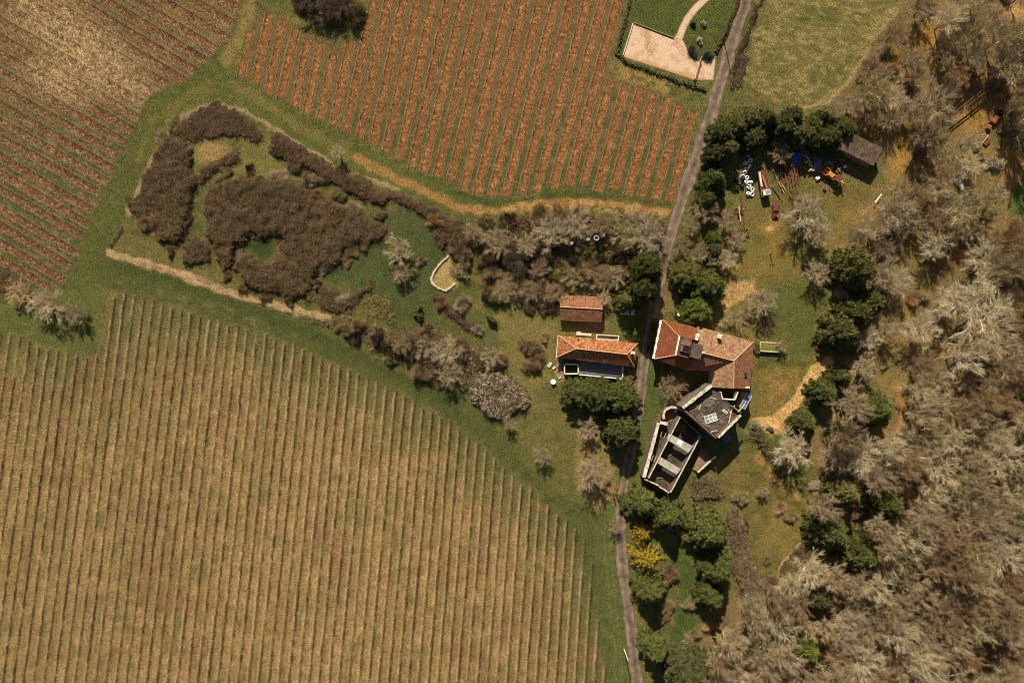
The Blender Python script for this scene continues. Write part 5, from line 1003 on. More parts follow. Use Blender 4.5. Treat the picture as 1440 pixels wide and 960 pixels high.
# ================================================================ BUILDINGS
T_or = tilemat('orange_pan_tiles', [alb(88, 48, 30), alb(130, 74, 44), alb(160, 102, 62), alb(202, 150, 104)], alb(112, 92, 66), .25)
T_new = tilemat('new_red_tiles', [alb(94, 54, 32), alb(120, 68, 42), alb(142, 86, 54)])
T_old = tilemat('old_buff_tiles', [alb(82, 58, 40), alb(128, 92, 62), alb(154, 116, 82), alb(192, 152, 112)], alb(120, 104, 84), .35)
T_shed = tilemat('brown_and_shaded_tiles', [alb(84, 54, 40), alb(120, 78, 54), alb(146, 98, 68), alb(174, 126, 92)], alb(96, 78, 58), .3)
T_barn = mat('mossy_grey_sheets', alb(74, 58, 46), alb(120, 98, 78), .9, .95, c3=alb(94, 76, 60), bump=.4, bscale=5, detail=9)
M_ridge = mat('ridge_tiles', alb(196, 138, 92), alb(226, 178, 134), 3, .9)
M_stone = mat('pale_limestone', alb(176, 156, 126), alb(220, 204, 176), 1.6, .95, bump=.4, bscale=6)
M_plast = mat('weathered_plaster', alb(214, 200, 172), alb(240, 232, 212), .8, .95, bump=.2, bscale=5, detail=8)
M_stain = mat('stained_lime_plaster', alb(150, 134, 108), alb(232, 222, 198), 1.1, .95, c3=alb(206, 192, 164), bump=.4, bscale=6, detail=9)
M_dstone_shade = mat('dark_rubble_and_wall_shade', alb(84, 72, 60), alb(132, 116, 98), 1.6, .95, bump=.6, bscale=5)  # dark stone; on the ruin walls its tone also carries painted shade
M_floor = mat('earth_rubble', alb(62, 52, 44), alb(104, 90, 76), .9, 1.0, bump=.6, bscale=4, detail=9)
M_floor2 = mat('dark_earth_floor', alb(62, 52, 44), alb(92, 80, 68), .7, 1.0, bump=.4, bscale=4, detail=8)
M_sheet = mat('corrugated_fibre_cement', alb(140, 134, 114), alb(190, 182, 160), 1.0, .9)
M_white = mat('white_paint', alb(226, 224, 218), alb(240, 238, 232), 2, .6)
M_blueg = mat('blue_grey_terrace', alb(84, 84, 88), alb(108, 108, 110), .9, .9, detail=8)
M_dark = mat('dark_interior', alb(26, 24, 22), alb(36, 32, 30), 2, 1.0)
M_wood = mat('weathered_timber', alb(104, 84, 62), alb(152, 126, 98), 2.4, .95)
M_pwood = mat('pale_timber', alb(176, 146, 108), alb(214, 186, 150), 2.4, .95)
M_rust = mat('rusty_steel', alb(88, 50, 36), alb(134, 80, 56), 2.0, .85, c3=alb(108, 64, 44))
M_orange = mat('orange_machine_paint', alb(186, 108, 34), alb(214, 140, 56), 1.6, .55, spec=.4)
M_redor = mat('red_orange_paint', alb(138, 72, 46), alb(164, 92, 62), 1.6, .6)
M_yell = mat('yellow_machine_paint', alb(192, 142, 40), alb(216, 168, 66), 1.6, .5, spec=.4)
M_rub = mat('black_rubber', alb(28, 27, 26), alb(44, 42, 40), 3, .9)
M_maroon = mat('maroon_car_paint', alb(112, 44, 42), alb(140, 62, 56), 1.5, .4, spec=.5)
M_glass = mat('car_glass', alb(52, 58, 66), alb(66, 72, 82), 2, .15, spec=.6)
M_wglass = mat('window_glass', alb(44, 50, 56), alb(58, 64, 70), 2, .2, spec=.6)
M_chrome = mat('grey_metal', alb(150, 148, 142), alb(186, 184, 178), 2, .45, metallic=.6)
M_cab = mat('dirty_white_cab', alb(196, 190, 178), alb(226, 220, 208), 1.4, .55)
M_lamp = mat('headlamp_glass', alb(224, 222, 210), alb(240, 238, 230), 2, .2)
M_tarpb = mat('blue_tarpaulin', alb(30, 70, 130), alb(56, 104, 168), 1.2, .5)
M_tarpg = mat('grey_tarpaulin', alb(84, 82, 82), alb(108, 106, 104), 1.2, .6)
M_moss = mat('moss', alb(96, 92, 40), alb(136, 122, 58), 1.2, 1.0, bump=.5)
M_shut = mat('grey_blue_shutters', alb(120, 132, 140), alb(140, 150, 158), 3, .8)

def roofpart(faces, name, m, parent, t=.14, ridges=None):
    mb = MB()
    for f in faces: mb.sheet([W(*p) for p in f], t)
    o = mb.build(name, m, parent, uvroof=True)
    if ridges:
        rb = MB()
        for a, b in ridges:
            a = W(*a) + [0, 0, .05]; b = W(*b) + [0, 0, .05]; n = max(2, int(np.linalg.norm(b - a) / .45))
            for i in range(n):
                p = a + (b - a) * i / n; q = a + (b - a) * (i + .96) / n; rb.tube(p, q + [0, 0, .015], .13, .115, 6)
        rb.build('ridge_cap', M_ridge, o)
    return o
def walls(poly, h, m, parent, inset=.35, name='wall', z0=-.2):
    P = np.array([W(x, y, h)[:2] for x, y in poly]); n = len(P); a = sum(P[i][0] * P[(i + 1) % n][1] - P[(i + 1) % n][0] * P[i][1] for i in range(n)); sg = 1 if a > 0 else -1
    Q = []
    for i in range(n):
        d0 = P[i] - P[i - 1]; d1 = P[(i + 1) % n] - P[i]; d0 /= np.linalg.norm(d0); d1 /= np.linalg.norm(d1); n0 = np.array([-d0[1], d0[0]]) * sg; n1 = np.array([-d1[1], d1[0]]) * sg
        k = n0 + n1; k /= max(.3, (k @ n0)); Q.append(P[i] + k * inset)
    MB().prism([tuple(q) for q in Q], z0, h - .12).build(name, m, parent); return np.array(Q)
def openings(Q, i, spots, parent, door=False, name='window'):
    """window (frame + pane) or door set in wall edge i of footprint Q; spots: (fraction, z, w, h)"""
    a, b = Q[i], Q[(i + 1) % len(Q)]; d = b - a; L_ = np.linalg.norm(d); d /= L_; cen = Q.mean(0); nn = np.array([d[1], -d[0]]); 
    if (a + b) @ nn / 2 < cen @ nn: nn = -nn
    rz = math.atan2(d[1], d[0])
    for fr, z, w_, h_ in spots:
        p = a + d * L_ * fr + nn * .02
        mb = MB()
        for (dx, dz, sx, sz) in ((-w_ / 2, 0, .12, h_ + .12), (w_ / 2, 0, .12, h_ + .12), (0, h_ / 2, w_ - .12, .12), (0, -h_ / 2, w_ - .12, .12)): mb.box((p[0] + d[0] * dx, p[1] + d[1] * dx, z + dz), (sx, .16, sz), rz)
        f = mb.build('door' if door else name, M_white if not door else M_wood, parent)
        MB().box((p[0], p[1], z), (w_ - .12, .05, h_ - .12), rz).build('panel' if door else 'pane', M_wood if door else M_wglass, f)
        if not door:
            for sgn in (-1, 1): MB().box((p[0] + d[0] * sgn * (w_ * .76 + .1), p[1] + d[1] * sgn * (w_ * .76 + .1), z), (w_ * .5, .07, h_ + .1), rz).build('shutter', M_shut, f)
def chimney(parent, px, py, h, sx, sy, ht, rz, m=None):
    p = W(px, py, h); o = MB().box((p[0], p[1], h - ht / 2 + .1), (sx, sy, ht), rz).build('chimney', m or M_stone, parent, bevel=.02)
    MB().box((p[0], p[1], h + .16), (sx + .16, sy + .16, .12), rz).build('cap', M_plast, o)
    mb = MB()
    for k in (-1, 1): mb.tube((p[0] + k * sx * .25 * math.cos(rz), p[1] + k * sx * .25 * math.sin(rz), h + .22), (p[0] + k * sx * .25 * math.cos(rz), p[1] + k * sx * .25 * math.sin(rz), h + .5), .09, .08)
    mb.build('pot', M_ridge, o)

# ---- tiled shed
sh = thing('tiled_shed', 'small shed with a plain brown tiled gable roof above the cottage', 'shed', W(817, 434))

def child_space(root):
    """parts are modelled in world metres; shift them under their root"""
    loc = Vector(root.location)
    for o in root.children: 
        o.location = Vector(o.location) - loc
e, r = 2.4, 4.0
roofpart([[(788.3, 415, e), (848, 417, e), (847.5, 434.7, r), (787.5, 431.3, r)], [(787.5, 431.3, r), (847.5, 434.7, r), (845.8, 453, e), (786.7, 450.5, e)]], 'roof', T_shed, sh, ridges=[((787.5, 431.3, r), (847.5, 434.7, r))])
Q = walls([(788.3, 415), (848, 417), (845.8, 453), (786.7, 450.5)], e, M_stone, sh)
openings(Q, 2, [(.7, 1.0, 1.6, 2.0)], sh, True); openings(Q, 1, [(.5, 1.4, .8, .9)], sh)
for sx_, (a, b) in ((0, ((788.3, 415), (786.7, 450.5))), (1, ((848, 417), (845.8, 453)))):
    A = W(*a, e); B = W(*b, e); Cc = W(*((787.5, 431.3) if sx_ == 0 else (847.5, 434.7)), r); k = .4 if sx_ == 0 else -.4
    MB().add([A + [k, -.3, -.15], B + [k, .3, -.15], Cc + [k, 0, -.2], A + [k * 1.6, -.3, -.15], B + [k * 1.6, .3, -.15], Cc + [k * 1.6, 0, -.2]], [(0, 1, 2), (3, 5, 4), (0, 3, 4, 1), (1, 4, 5, 2), (2, 5, 3, 0)]).build('gable', M_stone, sh)
MB().tube(W(828, 414) , W(828, 414) + [0, 0, 3.2], .12).build('flue', M_chrome, sh)
child_space(sh)
# ---- cottage with terrace
ct = thing('cottage', 'cottage with an orange hipped tile roof and a walled blue grey terrace', 'house', W(838, 500))
e, r = 3.0, 5.3
TL, TR, BR_, BL = (785.3, 471.7, e), (896.7, 482.5, e), (892, 516, e), (782.5, 502.5, e); a1, a2 = (810, 490, r), (881.7, 498, r)
roofpart([[TL, TR, a2, a1], [a1, a2, BR_, BL], [TL, a1, BL], [TR, BR_, a2]], 'roof', T_or, ct, ridges=[(a1, a2), (TL, a1), (BL, a1), (TR, a2), (BR_, a2)])
Q = walls([TL[:2], TR[:2], BR_[:2], BL[:2]], e, M_plast, ct)
openings(Q, 2, [(.2, 1.6, 1.1, 1.3), (.45, 1.6, 1.1, 1.3), (.85, 1.6, 1.1, 1.3)], ct); openings(Q, 2, [(.65, 1.25, 1.1, 2.1)], ct, True); openings(Q, 3, [(.5, 1.6, 1, 1.2)], ct); openings(Q, 0, [(.3, 1.6, .8, 1), (.6, 1.6, .8, 1)], ct)
chimney(ct, 890, 496, 5.4, .9, .6, 2.2, -.1, M_plast); p = W(813.7, 476.7, 4.2); MB().tube(p - [0, 0, 1.2], p + [0, 0, .3], .13).build('flue', M_dark, ct)
g = [W(x, y, 3.05) for x, y in ((785.3, 471.7), (782.5, 502.5))]; MB().tube(g[0] + [-.08, 0, 0], g[1] + [-.08, 0, 0], .1, n=6).build('gutter', M_plast, ct)
tz = .5
ter = MB().prism([tuple(W(x, y, tz)[:2]) for x, y in ((814, 507), (876, 514), (875, 530), (814, 525))], -.1, tz).build('terrace', M_blueg, ct)
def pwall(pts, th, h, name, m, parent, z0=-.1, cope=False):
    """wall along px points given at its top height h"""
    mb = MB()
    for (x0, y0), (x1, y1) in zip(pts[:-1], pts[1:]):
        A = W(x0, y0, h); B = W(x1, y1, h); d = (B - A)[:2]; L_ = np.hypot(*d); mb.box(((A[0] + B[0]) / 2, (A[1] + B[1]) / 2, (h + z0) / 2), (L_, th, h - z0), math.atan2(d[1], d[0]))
    o = mb.build(name, m if not cope else M_dstone_shade, parent, bevel=.02)  # coped walls take darker stone: the house's shade put into colour
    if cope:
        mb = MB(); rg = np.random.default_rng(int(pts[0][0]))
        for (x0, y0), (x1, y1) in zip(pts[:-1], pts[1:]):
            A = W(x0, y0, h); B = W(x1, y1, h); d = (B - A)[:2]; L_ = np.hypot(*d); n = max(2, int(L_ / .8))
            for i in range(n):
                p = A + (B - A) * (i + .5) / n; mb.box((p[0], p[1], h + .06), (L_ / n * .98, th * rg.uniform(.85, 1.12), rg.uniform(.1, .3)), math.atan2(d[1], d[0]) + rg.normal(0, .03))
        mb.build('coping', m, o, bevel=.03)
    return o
pwall([(814, 526.5), (875, 532.5)], .3, 1.1, 'parapet', M_plast, ct); pwall([(876.3, 516), (875.6, 531)], .25, 1.05, 'parapet', M_plast, ct)
pwall([(794, 525.8), (813, 525.6)], .3, 1.2, 'stairwell_wall', M_plast, ct); pwall([(793.8, 512.5), (794, 524.5)], .3, 1.2, 'stairwell_wall', M_plast, ct); pwall([(813.4, 512.5), (813.4, 524.3)], .3, 1.2, 'stairwell_wall', M_plast, ct); pwall([(795, 511.8), (812, 512.2)], .3, 1.2, 'stairwell_wall', M_plast, ct)
MB().prism([tuple(W(x, y, .05)[:2]) for x, y in ((795, 513.5), (812.5, 513.5), (812.5, 524), (795, 524))], -.05, .04).build('stairwell_floor', M_dark, ct)
child_space(ct)
# ---- farmhouse
fh = thing('farmhouse', 'large L shaped farmhouse with orange and buff tile roofs and a stone turret', 'house', W(990, 495))
e, r, t = 6.2, 9.0, 7.9
DZ = 1.0
A, B, B2, Cc, D, E, Vv, F_, G = (931.6, 449, e), (980.4, 460, e), (980.4, 458.6, e + .25), (1060, 480.3, e + .25), (1054.8, 546.7, e), (1002.3, 544.5, e), (1005, 521.6, e), (964.4, 520.5, e), (920.6, 504.4, e)
P1, P2, Q1, Q2, R1, R2, R3 = (954.5, 472, t), (948.7, 499.5, t), (983.5, 479, t), (977.5, 506.5, t), (982, 494.6, r), (1032.2, 507.3, r), (1031.5, 545.8, r)
roofpart([[A, P1, P2, G]], 'west_roof', T_new, fh, ridges=[(A, P1), (G, P2)])
roofpart([[A, B, Q1, P1]], 'north_west_roof', T_new, fh); roofpart([[G, P2, Q2, F_]], 'south_west_roof', T_new, fh)
roofpart([[B2, Cc, R2, R1]], 'north_roof', T_old, fh, ridges=[(R1, R2), (Cc, R2), (R2, R3)])
roofpart([[F_, R1, R2, Vv]], 'south_roof', T_shed, fh); roofpart([[Cc, D, R3, R2]], 'east_roof', T_shed, fh); roofpart([[Vv, R2, R3, E]], 'wing_roof', T_old, fh)  # darker tiles on slopes turned from the sun: their shade is painted in
Q = walls([A[:2], B[:2], Cc[:2], D[:2], E[:2], Vv[:2], F_[:2], G[:2]], e, M_stone, fh)
A3, D3, E3 = W(*R3), W(*D), W(*E); MB().add([D3 + [-.3, .35, -.15], E3 + [.3, .35, -.15], A3 + [0, .35, -.2], D3 + [-.3, .75, -.15], E3 + [.3, .75, -.15], A3 + [0, .75, -.2]], [(0, 1, 2), (3, 5, 4), (0, 3, 4, 1), (1, 4, 5, 2), (2, 5, 3, 0)]).build('gable', M_stone, fh)
openings(Q, 7, [(.2, 3.9, 1, 1.5), (.5, 3.9, 1, 1.5), (.8, 3.9, 1, 1.5), (.3, 1.4, 1, 1.5)], fh); openings(Q, 7, [(.65, 1.2, 1.3, 2.3)], fh, True); openings(Q, 6, [(.3, 3.9, 1, 1.4), (.7, 1.4, 1, 1.4)], fh); openings(Q, 5, [(.3, 3.9, 1, 1.4), (.7, 3.9, 1, 1.4)], fh); openings(Q, 2, [(.25, 3.9, 1, 1.4), (.6, 3.9, 1, 1.4), (.4, 1.4, 1, 1.4)], fh); openings(Q, 1, [(.2, 3.9, 1, 1.4), (.5, 3.9, 1, 1.4), (.8, 3.9, 1, 1.4)], fh)
# stepped white parapet on the west wall
mb = MB(); a = W(929.6, 450.2, 6.3); b = W(918.8, 504.2, 6.3); d = (b - a)[:2]; L_ = np.hypot(*d); d /= L_; rz = math.atan2(d[1], d[0])
nn = np.array([d[1], -d[0]])
for i in range(9):
    s0 = L_ * i / 9; s1 = L_ * (i + .98) / 9; wd = .62 if i % 2 == 0 else .42; c = a[:2] + d * (s0 + s1) / 2; mb.box((c[0], c[1], 6.15), (s1 - s0, wd, .5), rz)
mb.build('parapet', M_plast, fh)
# turret
tp = [W(x, y, 9.0)[:2] for x, y in ((955, 472.5), (949.6, 499), (968, 503.5), (973.5, 476.5))]
tu = MB().prism([tuple(q) for q in tp], 5.0, 9.0).build('turret', M_dstone_shade, fh)
MB().box((*(tp[0] + (tp[1] - tp[0]) * .5 + [.05, 0]), 9.1), (5.5, .4, .35), math.atan2(*(tp[1] - tp[0])[::-1])).build('coping', M_plast, tu)
MB().sheet([(*q, z) for q, z in zip(tp, (9.2, 9.2, 9.05, 9.05))], .1).build('turret_roof', T_barn, tu, uvroof=False)
p = W(964, 487, 9.6); d_ = -.23
MB().box((p[0], p[1], 9.55), (2.4, 3.0, .9), d_).build('lantern', M_dstone_shade, tu); MB().box((p[0], p[1] + .9, 10.05), (2.6, 1.2, .14), d_).build('lantern_roof', T_old, tu); MB().box((p[0] + .1, p[1] - .6, 10.02), (1.7, 1.5, .08), d_).build('lantern_opening', M_dark, tu)
p = W(979.5, 493.5, 9.9); MB().box((p[0], p[1], 8.9), (2.7, 3.6, 2.0), d_).build('dormer', M_dstone_shade, fh); MB().box((p[0], p[1], 9.98), (3.0, 3.9, .14), d_, tilt=.12).build('dormer_roof', T_barn, fh)
p = W(958, 474, 9.2); MB().tube(p, p + [.2, .8, 1.2], .05).build('flue', M_dark, fh)
chimney(fh, 980.6, 473.5, 8.4, .6, 1.7, 1.6, d_, M_plast); chimney(fh, 1012.5, 473, 8.6, .8, 1.0, 1.6, d_, M_plast); chimney(fh, 989, 495.5, 9.9, .5, .5, 1.0, d_)
chimney(fh, 1051, 544.6, 7.2, .9, .4, 1.0, 0)
p = W(1049, 527, 7.3); MB().box((p[0], p[1], 7.3), (.9, 1.2, .12), 0, tilt=.35).build('skylight', M_wglass, fh)
# lower flat boxes under the south gable
pwall([(1014, 551), (1016, 560.5)], .25, 7.6, 'yard_wall', M_plast, fh, 5.4); pwall([(1016, 561), (1034, 562)], .25, 7.6, 'yard_wall', M_plast, fh, 5.4); pwall([(1034.4, 561), (1038, 551)], .25, 7.6, 'yard_wall', M_plast, fh, 5.4)
child_space(fh)
# ---- ruin
ru = thing('ruined_house', 'roofless ruin with pale wall tops joined to the farmhouse', 'ruin', W(975, 620))
pwall([(1001, 541.5), (960, 573.5)], .85, 9.0, 'wall', M_stain, ru, cope=True); pwall([(963.5, 577), (1007.5, 616)], .4, 8.6, 'wall', M_dstone_shade, ru); pwall([(1010, 615), (1042, 583.5)], .65, 9.0, 'wall', M_stain, ru, cope=True); pwall([(1042.5, 580), (1030, 571)], .35, 8.4, 'wall', M_wood, ru)
pwall([(1047, 569), (1038, 579)], .35, 8.8, 'loose_beam', M_pwood, ru, 8.5)
MB().prism([tuple(W(x, y, 7.3)[:2]) for x, y in ((998, 547), (962, 574.5), (1008.5, 614), (1040, 582), (1028, 570), (1012, 552))], -.1, 7.3).build('upper_floor', M_floor, ru)
for nm, mm, pts in (('moss_patch', M_moss, ((968, 575), (980, 566), (984, 572), (972, 581))), ('rubble_patch', M_dstone_shade, ((985, 562), (998, 553), (1006, 562), (1000, 572), (990, 570))), ('rubble_patch', M_dstone_shade, ((978, 586), (988, 580), (994, 590), (1000, 602), (990, 598)))): MB().prism([tuple(W(x, y, 7.3)[:2]) for x, y in pts], 7.25, 7.36).build(nm, mm, ru)
rg = np.random.default_rng(4); mb = MB()
for i in range(70):
    u_, v_ = rg.random(2); x = 966 + 40 * u_ + 28 * v_ * .9; y = 573 + 36 * u_ - 26 * v_; p = W(x, y, 7.3); s_ = rg.uniform(.12, .4); mb.box((p[0], p[1], 7.3 + s_ * .2), (s_ * 1.4, s_, s_ * .7), rg.uniform(0, 3))
mb.build('rubble', M_dstone_shade, ru)
for k, (x, y, z, L_, a, m_) in enumerate([(974, 577, 7.4, 2.2, .4, M_wood), (984, 572, 7.4, 1.6, 1.2, M_pwood), (991, 603, 7.4, 2.6, -.5, M_wood), (1004, 606, 7.4, 1.8, .2, M_pwood), (1013, 592, 7.4, 2.0, 1.9, M_wood), (1003, 560, 7.4, 1.7, -.2, M_sheet), (1030, 575, 7.4, 2.4, 1.0, M_pwood), (966, 606, 1.0, 2.4, .9, M_wood), (975, 616, 1.0, 1.8, -.4, M_wood), (945, 638, 1.0, 2.6, .6, M_wood), (938, 655, 1.0, 1.4, 1.4, M_pwood), (928, 672, 1.0, 2.2, .1, M_wood), (940, 682, 1.0, 1.6, -1.0, M_wood)]):
    p = W(x, y, z); MB().box((p[0], p[1], z + .08), (L_, .28, .1), a, 1.0, .06).build('plank', m_, ru)
# lower block
pwall([(926, 594.5), (905.5, 671)], 0.95, 3.8, 'wall', M_stain, ru, cope=True); pwall([(928, 594), (939, 596)], .8, 3.7, 'wall', M_stain, ru, cope=True); pwall([(956.5, 586), (912, 672)], .3, 4.3, 'wall', M_stone, ru, cope=True); pwall([(906, 673), (926, 682.5)], .35, 3.4, 'wall', M_stone, ru, cope=True); pwall([(927, 684), (941, 692.5)], .35, 4.0, 'wall', M_stone, ru, cope=True); pwall([(985.5, 612), (943, 692)], .32, 4.3, 'wall', M_stone, ru, cope=True); pwall([(958.5, 586.5), (984, 610)], .3, 4.2, 'wall', M_dstone_shade, ru)
MB().prism([tuple(W(x, y, .9)[:2]) for x, y in ((955, 589), (983, 613), (942, 690), (908, 672), (926, 600))], -.1, .9).build('lower_floor', M_floor2, ru)
MB().prism([tuple(W(x, y, .9)[:2]) for x, y in ((950, 597), (957, 592), (966, 600), (962, 608), (948, 606))], .85, .97).build('moss_patch', M_moss, ru)
for (q0, q1, q2, q3) in (((940.8, 609), (937.5, 617.5), (968, 636.5), (974.5, 627)), ((926.7, 640.8), (922.8, 650), (951.7, 667), (957.6, 659))):
    P = [W(*q, 4.25) for q in (q0, q1, q2, q3)]; pan = MB().sheet(P, .08).build('roof_panel', M_sheet, ru); mb = MB()
    for k in range(1, 6): mb.tube(P[0] + (P[3] - P[0]) * k / 6 + [0, 0, .03], P[1] + (P[2] - P[1]) * k / 6 + [0, 0, .03], .06, n=5)
    mb.build('batten', M_stone, pan)
pan2 = MB().sheet([W(x, y, 4.36) for x, y in ((954, 617), (951, 623), (957.5, 627.5), (961, 621))], .05).build('patched_panel', M_white, ru)
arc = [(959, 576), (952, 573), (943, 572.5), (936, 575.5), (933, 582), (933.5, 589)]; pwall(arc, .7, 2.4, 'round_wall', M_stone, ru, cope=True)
for (x0, y0, x1, y1) in ((931, 607, 928.5, 614), (937, 608, 933.5, 616), (919, 640, 916, 648), (923, 641, 920, 649)): MB().tube(W(x0, y0, 3.8), W(x1, y1, 3.8), .09).build('lintel_pole', M_pwood, ru)
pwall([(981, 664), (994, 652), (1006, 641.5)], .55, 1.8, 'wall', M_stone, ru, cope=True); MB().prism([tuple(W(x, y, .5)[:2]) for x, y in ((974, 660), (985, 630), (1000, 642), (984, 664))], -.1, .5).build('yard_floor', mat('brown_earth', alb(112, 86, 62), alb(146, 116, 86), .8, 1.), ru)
child_space(ru)
# things lying in the ruin
def local(name, label, cat, px, py, z, rz=0, group=None):
    p = W(px, py, z); p[2] = z; return thing(name, label, cat, p, rz, group)
o = local('window_frame', 'white six pane window frame lying on the upper floor of the ruin', 'window frame', 999.5, 588, 7.42, .3); mb = MB()
for x in (-1.6, -.5, .5, 1.6): mb.box((x, 0, .06), (.14, 1.9, .08))
for y in (-1, 0, 1): mb.box((0, y, .07), (3.4, .14, .08))
mb.build('frame', M_white, o)
for i, x in enumerate((-1.05, 0, 1.05)): MB().box((x, 0, .04), (.9, 1.7, .03)).build('pane', M_sheet if i else M_chrome, o)
o = local('loose_board', 'small white panel lying beside the six pane window frame in the ruin', 'panel', 1019.5, 578.5, 7.42, -.6); MB().box((0, 0, .05), (1.5, .7, .07)).build('board', M_white, o); MB().box((0, 0, .1), (1.2, .4, .04)).build('inset', M_chrome, o)
o = local('fallen_beam', 'pale fallen beam leaning at the right corner of the ruin floor', 'beam', 1026.5, 585, 7.42, 1.35); MB().box((0, 0, .2), (3.8, .24, .24)).build('timber', M_pwood, o); MB().box((1.2, .5, .12), (1.6, .16, .16), .7).build('brace', M_pwood, o)
o = local('blue_sheet', 'blue grey sheet leaning outside the lower corner of the ruin', 'sheet', 1019, 615, 0.1, .9); MB().box((0, 0, 2.2), (2.2, 1.6, .06), 0, tilt=.3).build('sheet', M_blueg, o); 
for x in (-.9, .9): MB().tube((x, 0, 0), (x, 0, 2.2), .05).build('prop', M_wood, o)
o = local('glazed_roof', 'blue glazed lean-to in shade between farmhouse gable and ruin', 'lean-to', 1041, 562, 0, 1.1); MB().box((0, 0, 4.6), (4.4, 1.7, .08), 0).build('glazing', mat('blue_glazing', alb(84, 94, 112), alb(108, 118, 134), 1.5, .3, spec=.5), o); 
for y in (-.8, 0, .8): MB().box((0, y, 4.68), (4.4, .08, .08)).build('glazing_bar', M_white, o)
MB().box((0, 0, 2.2), (4.2, 1.5, 4.6)).build('wall', M_stone, o)
# ---- barn
bn = thing('barn', 'barn with a mossy grey sheet roof in the machinery yard', 'barn', W(1200, 222))
e, r = 3.6, 4.3; q = [(1177.5, 208.3, e), (1191, 184, r), (1241.7, 208.5, r), (1228.3, 233.3, e)]
roofpart([q], 'roof', T_barn, bn, .12); Q = walls([p[:2] for p in q], e, M_wood, bn, .4)
mb = MB(); a, b, c, d = [W(*p) for p in q]
for k in range(1, 14): mb.tube(a + (d - a) * k / 14 + [0, 0, .02], b + (c - b) * k / 14 + [0, 0, .02], .05, n=5)
mb.build('roof_batten', T_barn, bn); openings(Q, 3, [(.3, 1.5, 3.4, 2.9), (.7, 1.5, 3.4, 2.9)], bn, True); MB().prism([(*(Q[1]),), (*(Q[2]),), (*(Q[2] + [-.2, -.4]),), (*(Q[1] + [-.2, -.4]),)], 3.3, 4.1).build('upper_wall', M_wood, bn)
child_space(bn)
# ---- stone well hut, raised bed, planters
o = local('stone_well', 'small round stone well hut under the garden edge conifers', 'well', 1151.5, 470, 0); MB().tube((0, 0, -.1), (0, 0, 1.5), 1.0, .95, 16).build('wall', M_stone, o); MB().tube((0, 0, 1.5), (0, 0, 2.1), 1.2, .35, 16).build('roof', M_pwood, o); MB().box((-.3, -.9, .7), (.7, .3, 1.1), .2).build('opening', M_dark, o)
o = local('raised_bed', 'mossy raised bed with stone walls right of the farmhouse', 'garden bed', 1082, 488, 0, -.06); MB().box((0, 0, .45), (5.6, 2.3, 1.1)).build('soil', M_moss, o)
mb = MB()
for (x, y, sx, sy) in ((0, 1.25, 6.0, .3), (0, -1.25, 6.0, .3), (2.9, 0, .3, 2.2), (-2.9, 0, .3, 2.2)): mb.box((x, y, .5), (sx, sy, 1.22 if y > 0 else 1.1))
mb.build('stone_wall', M_stone, o, bevel=.04)
o = local('stone_planter', 'long stone planter with dark soil behind the cottage', 'planter', 854, 474.5, 0, -.06); mb = MB()
for (x, y, sx, sy) in ((0, .6, 6.4, .3), (0, -.6, 6.4, .3), (3.05, 0, .3, .9), (-3.05, 0, .3, .9)): mb.box((x, y, .3), (sx, sy, .8))
mb.build('trough', M_stone, o, bevel=.03); MB().box((0, 0, .15), (5.7, .85, .5)).build('soil', M_floor2, o)
o = local('stone_step', 'pale stone slab step behind the cottage roof', 'step', 821, 470, 0, -.06); MB().box((0, 0, .1), (4.2, .7, .4)).build('slab', M_stone, o, bevel=.03); MB().box((-1.5, .5, .05), (1.2, .5, .25)).build('tread', M_stone, o, bevel=.03)
o = local('garden_table', 'round white garden table left of the cottage terrace', 'table', 777.8, 536.5, 0); MB().tube((0, 0, .7), (0, 0, .76), .75, n=20).build('tabletop', M_white, o); MB().tube((0, 0, 0), (0, 0, .7), .08).build('stem', M_white, o); MB().tube((0, 0, -.02), (0, 0, .06), .35, n=14).build('foot', M_white, o)
for x, y, s_, lb in [(773, 513, 1.0, 'flat pale stone slab at the upper left corner of the terrace'), (779, 517, .7, 'flat pale stone slab nearest the stairwell of the terrace'), (876, 541, .9, 'pale stone block under the right end of the terrace'), (787, 531, .6, 'pale stone right of the round white table')]:
    o = local('stone_slab', lb, 'stone', x, y, 0, s_); MB().box((0, 0, .08), (1.6 * s_, 1.0 * s_, .35), 0, .9).build('stone', M_stone, o, bevel=.06)
o = local('white_dish', 'white dish on a post beside the fresh green evergreen', 'dish', 953, 442, 0, .5); MB().tube((0, 0, 0), (0, 0, 1.4), .06).build('post', M_chrome, o); MB().ring((0, 0, 1.5), .5, .12, (.5, -.2, .8), 18).build('rim', M_white, o); MB().tube((0, 0, 1.42), (.06, -.03, 1.5), .5, .55, 18).build('bowl', M_white, o)
# stone edging of the round bed
o = local('stone_edging', 'pale stone edging curving round the straw bed of the scrub garden', 'edging', 620, 390, 0); rg = np.random.default_rng(8); mb = MB(); c0 = W(620, 390)
for (x, y) in catmull([(640, 399), (632, 405), (626, 408), (612, 402), (607, 393), (611, 382), (619, 371), (630, 361)], 7): p = W(x, y) - c0; mb.box((p[0] + rg.normal(0, .08), p[1] + rg.normal(0, .08), .12), (rg.uniform(.4, .8), rg.uniform(.3, .5), rg.uniform(.3, .5)), rg.uniform(0, 3))
mb.build('stones', M_stone, o, bevel=.04)
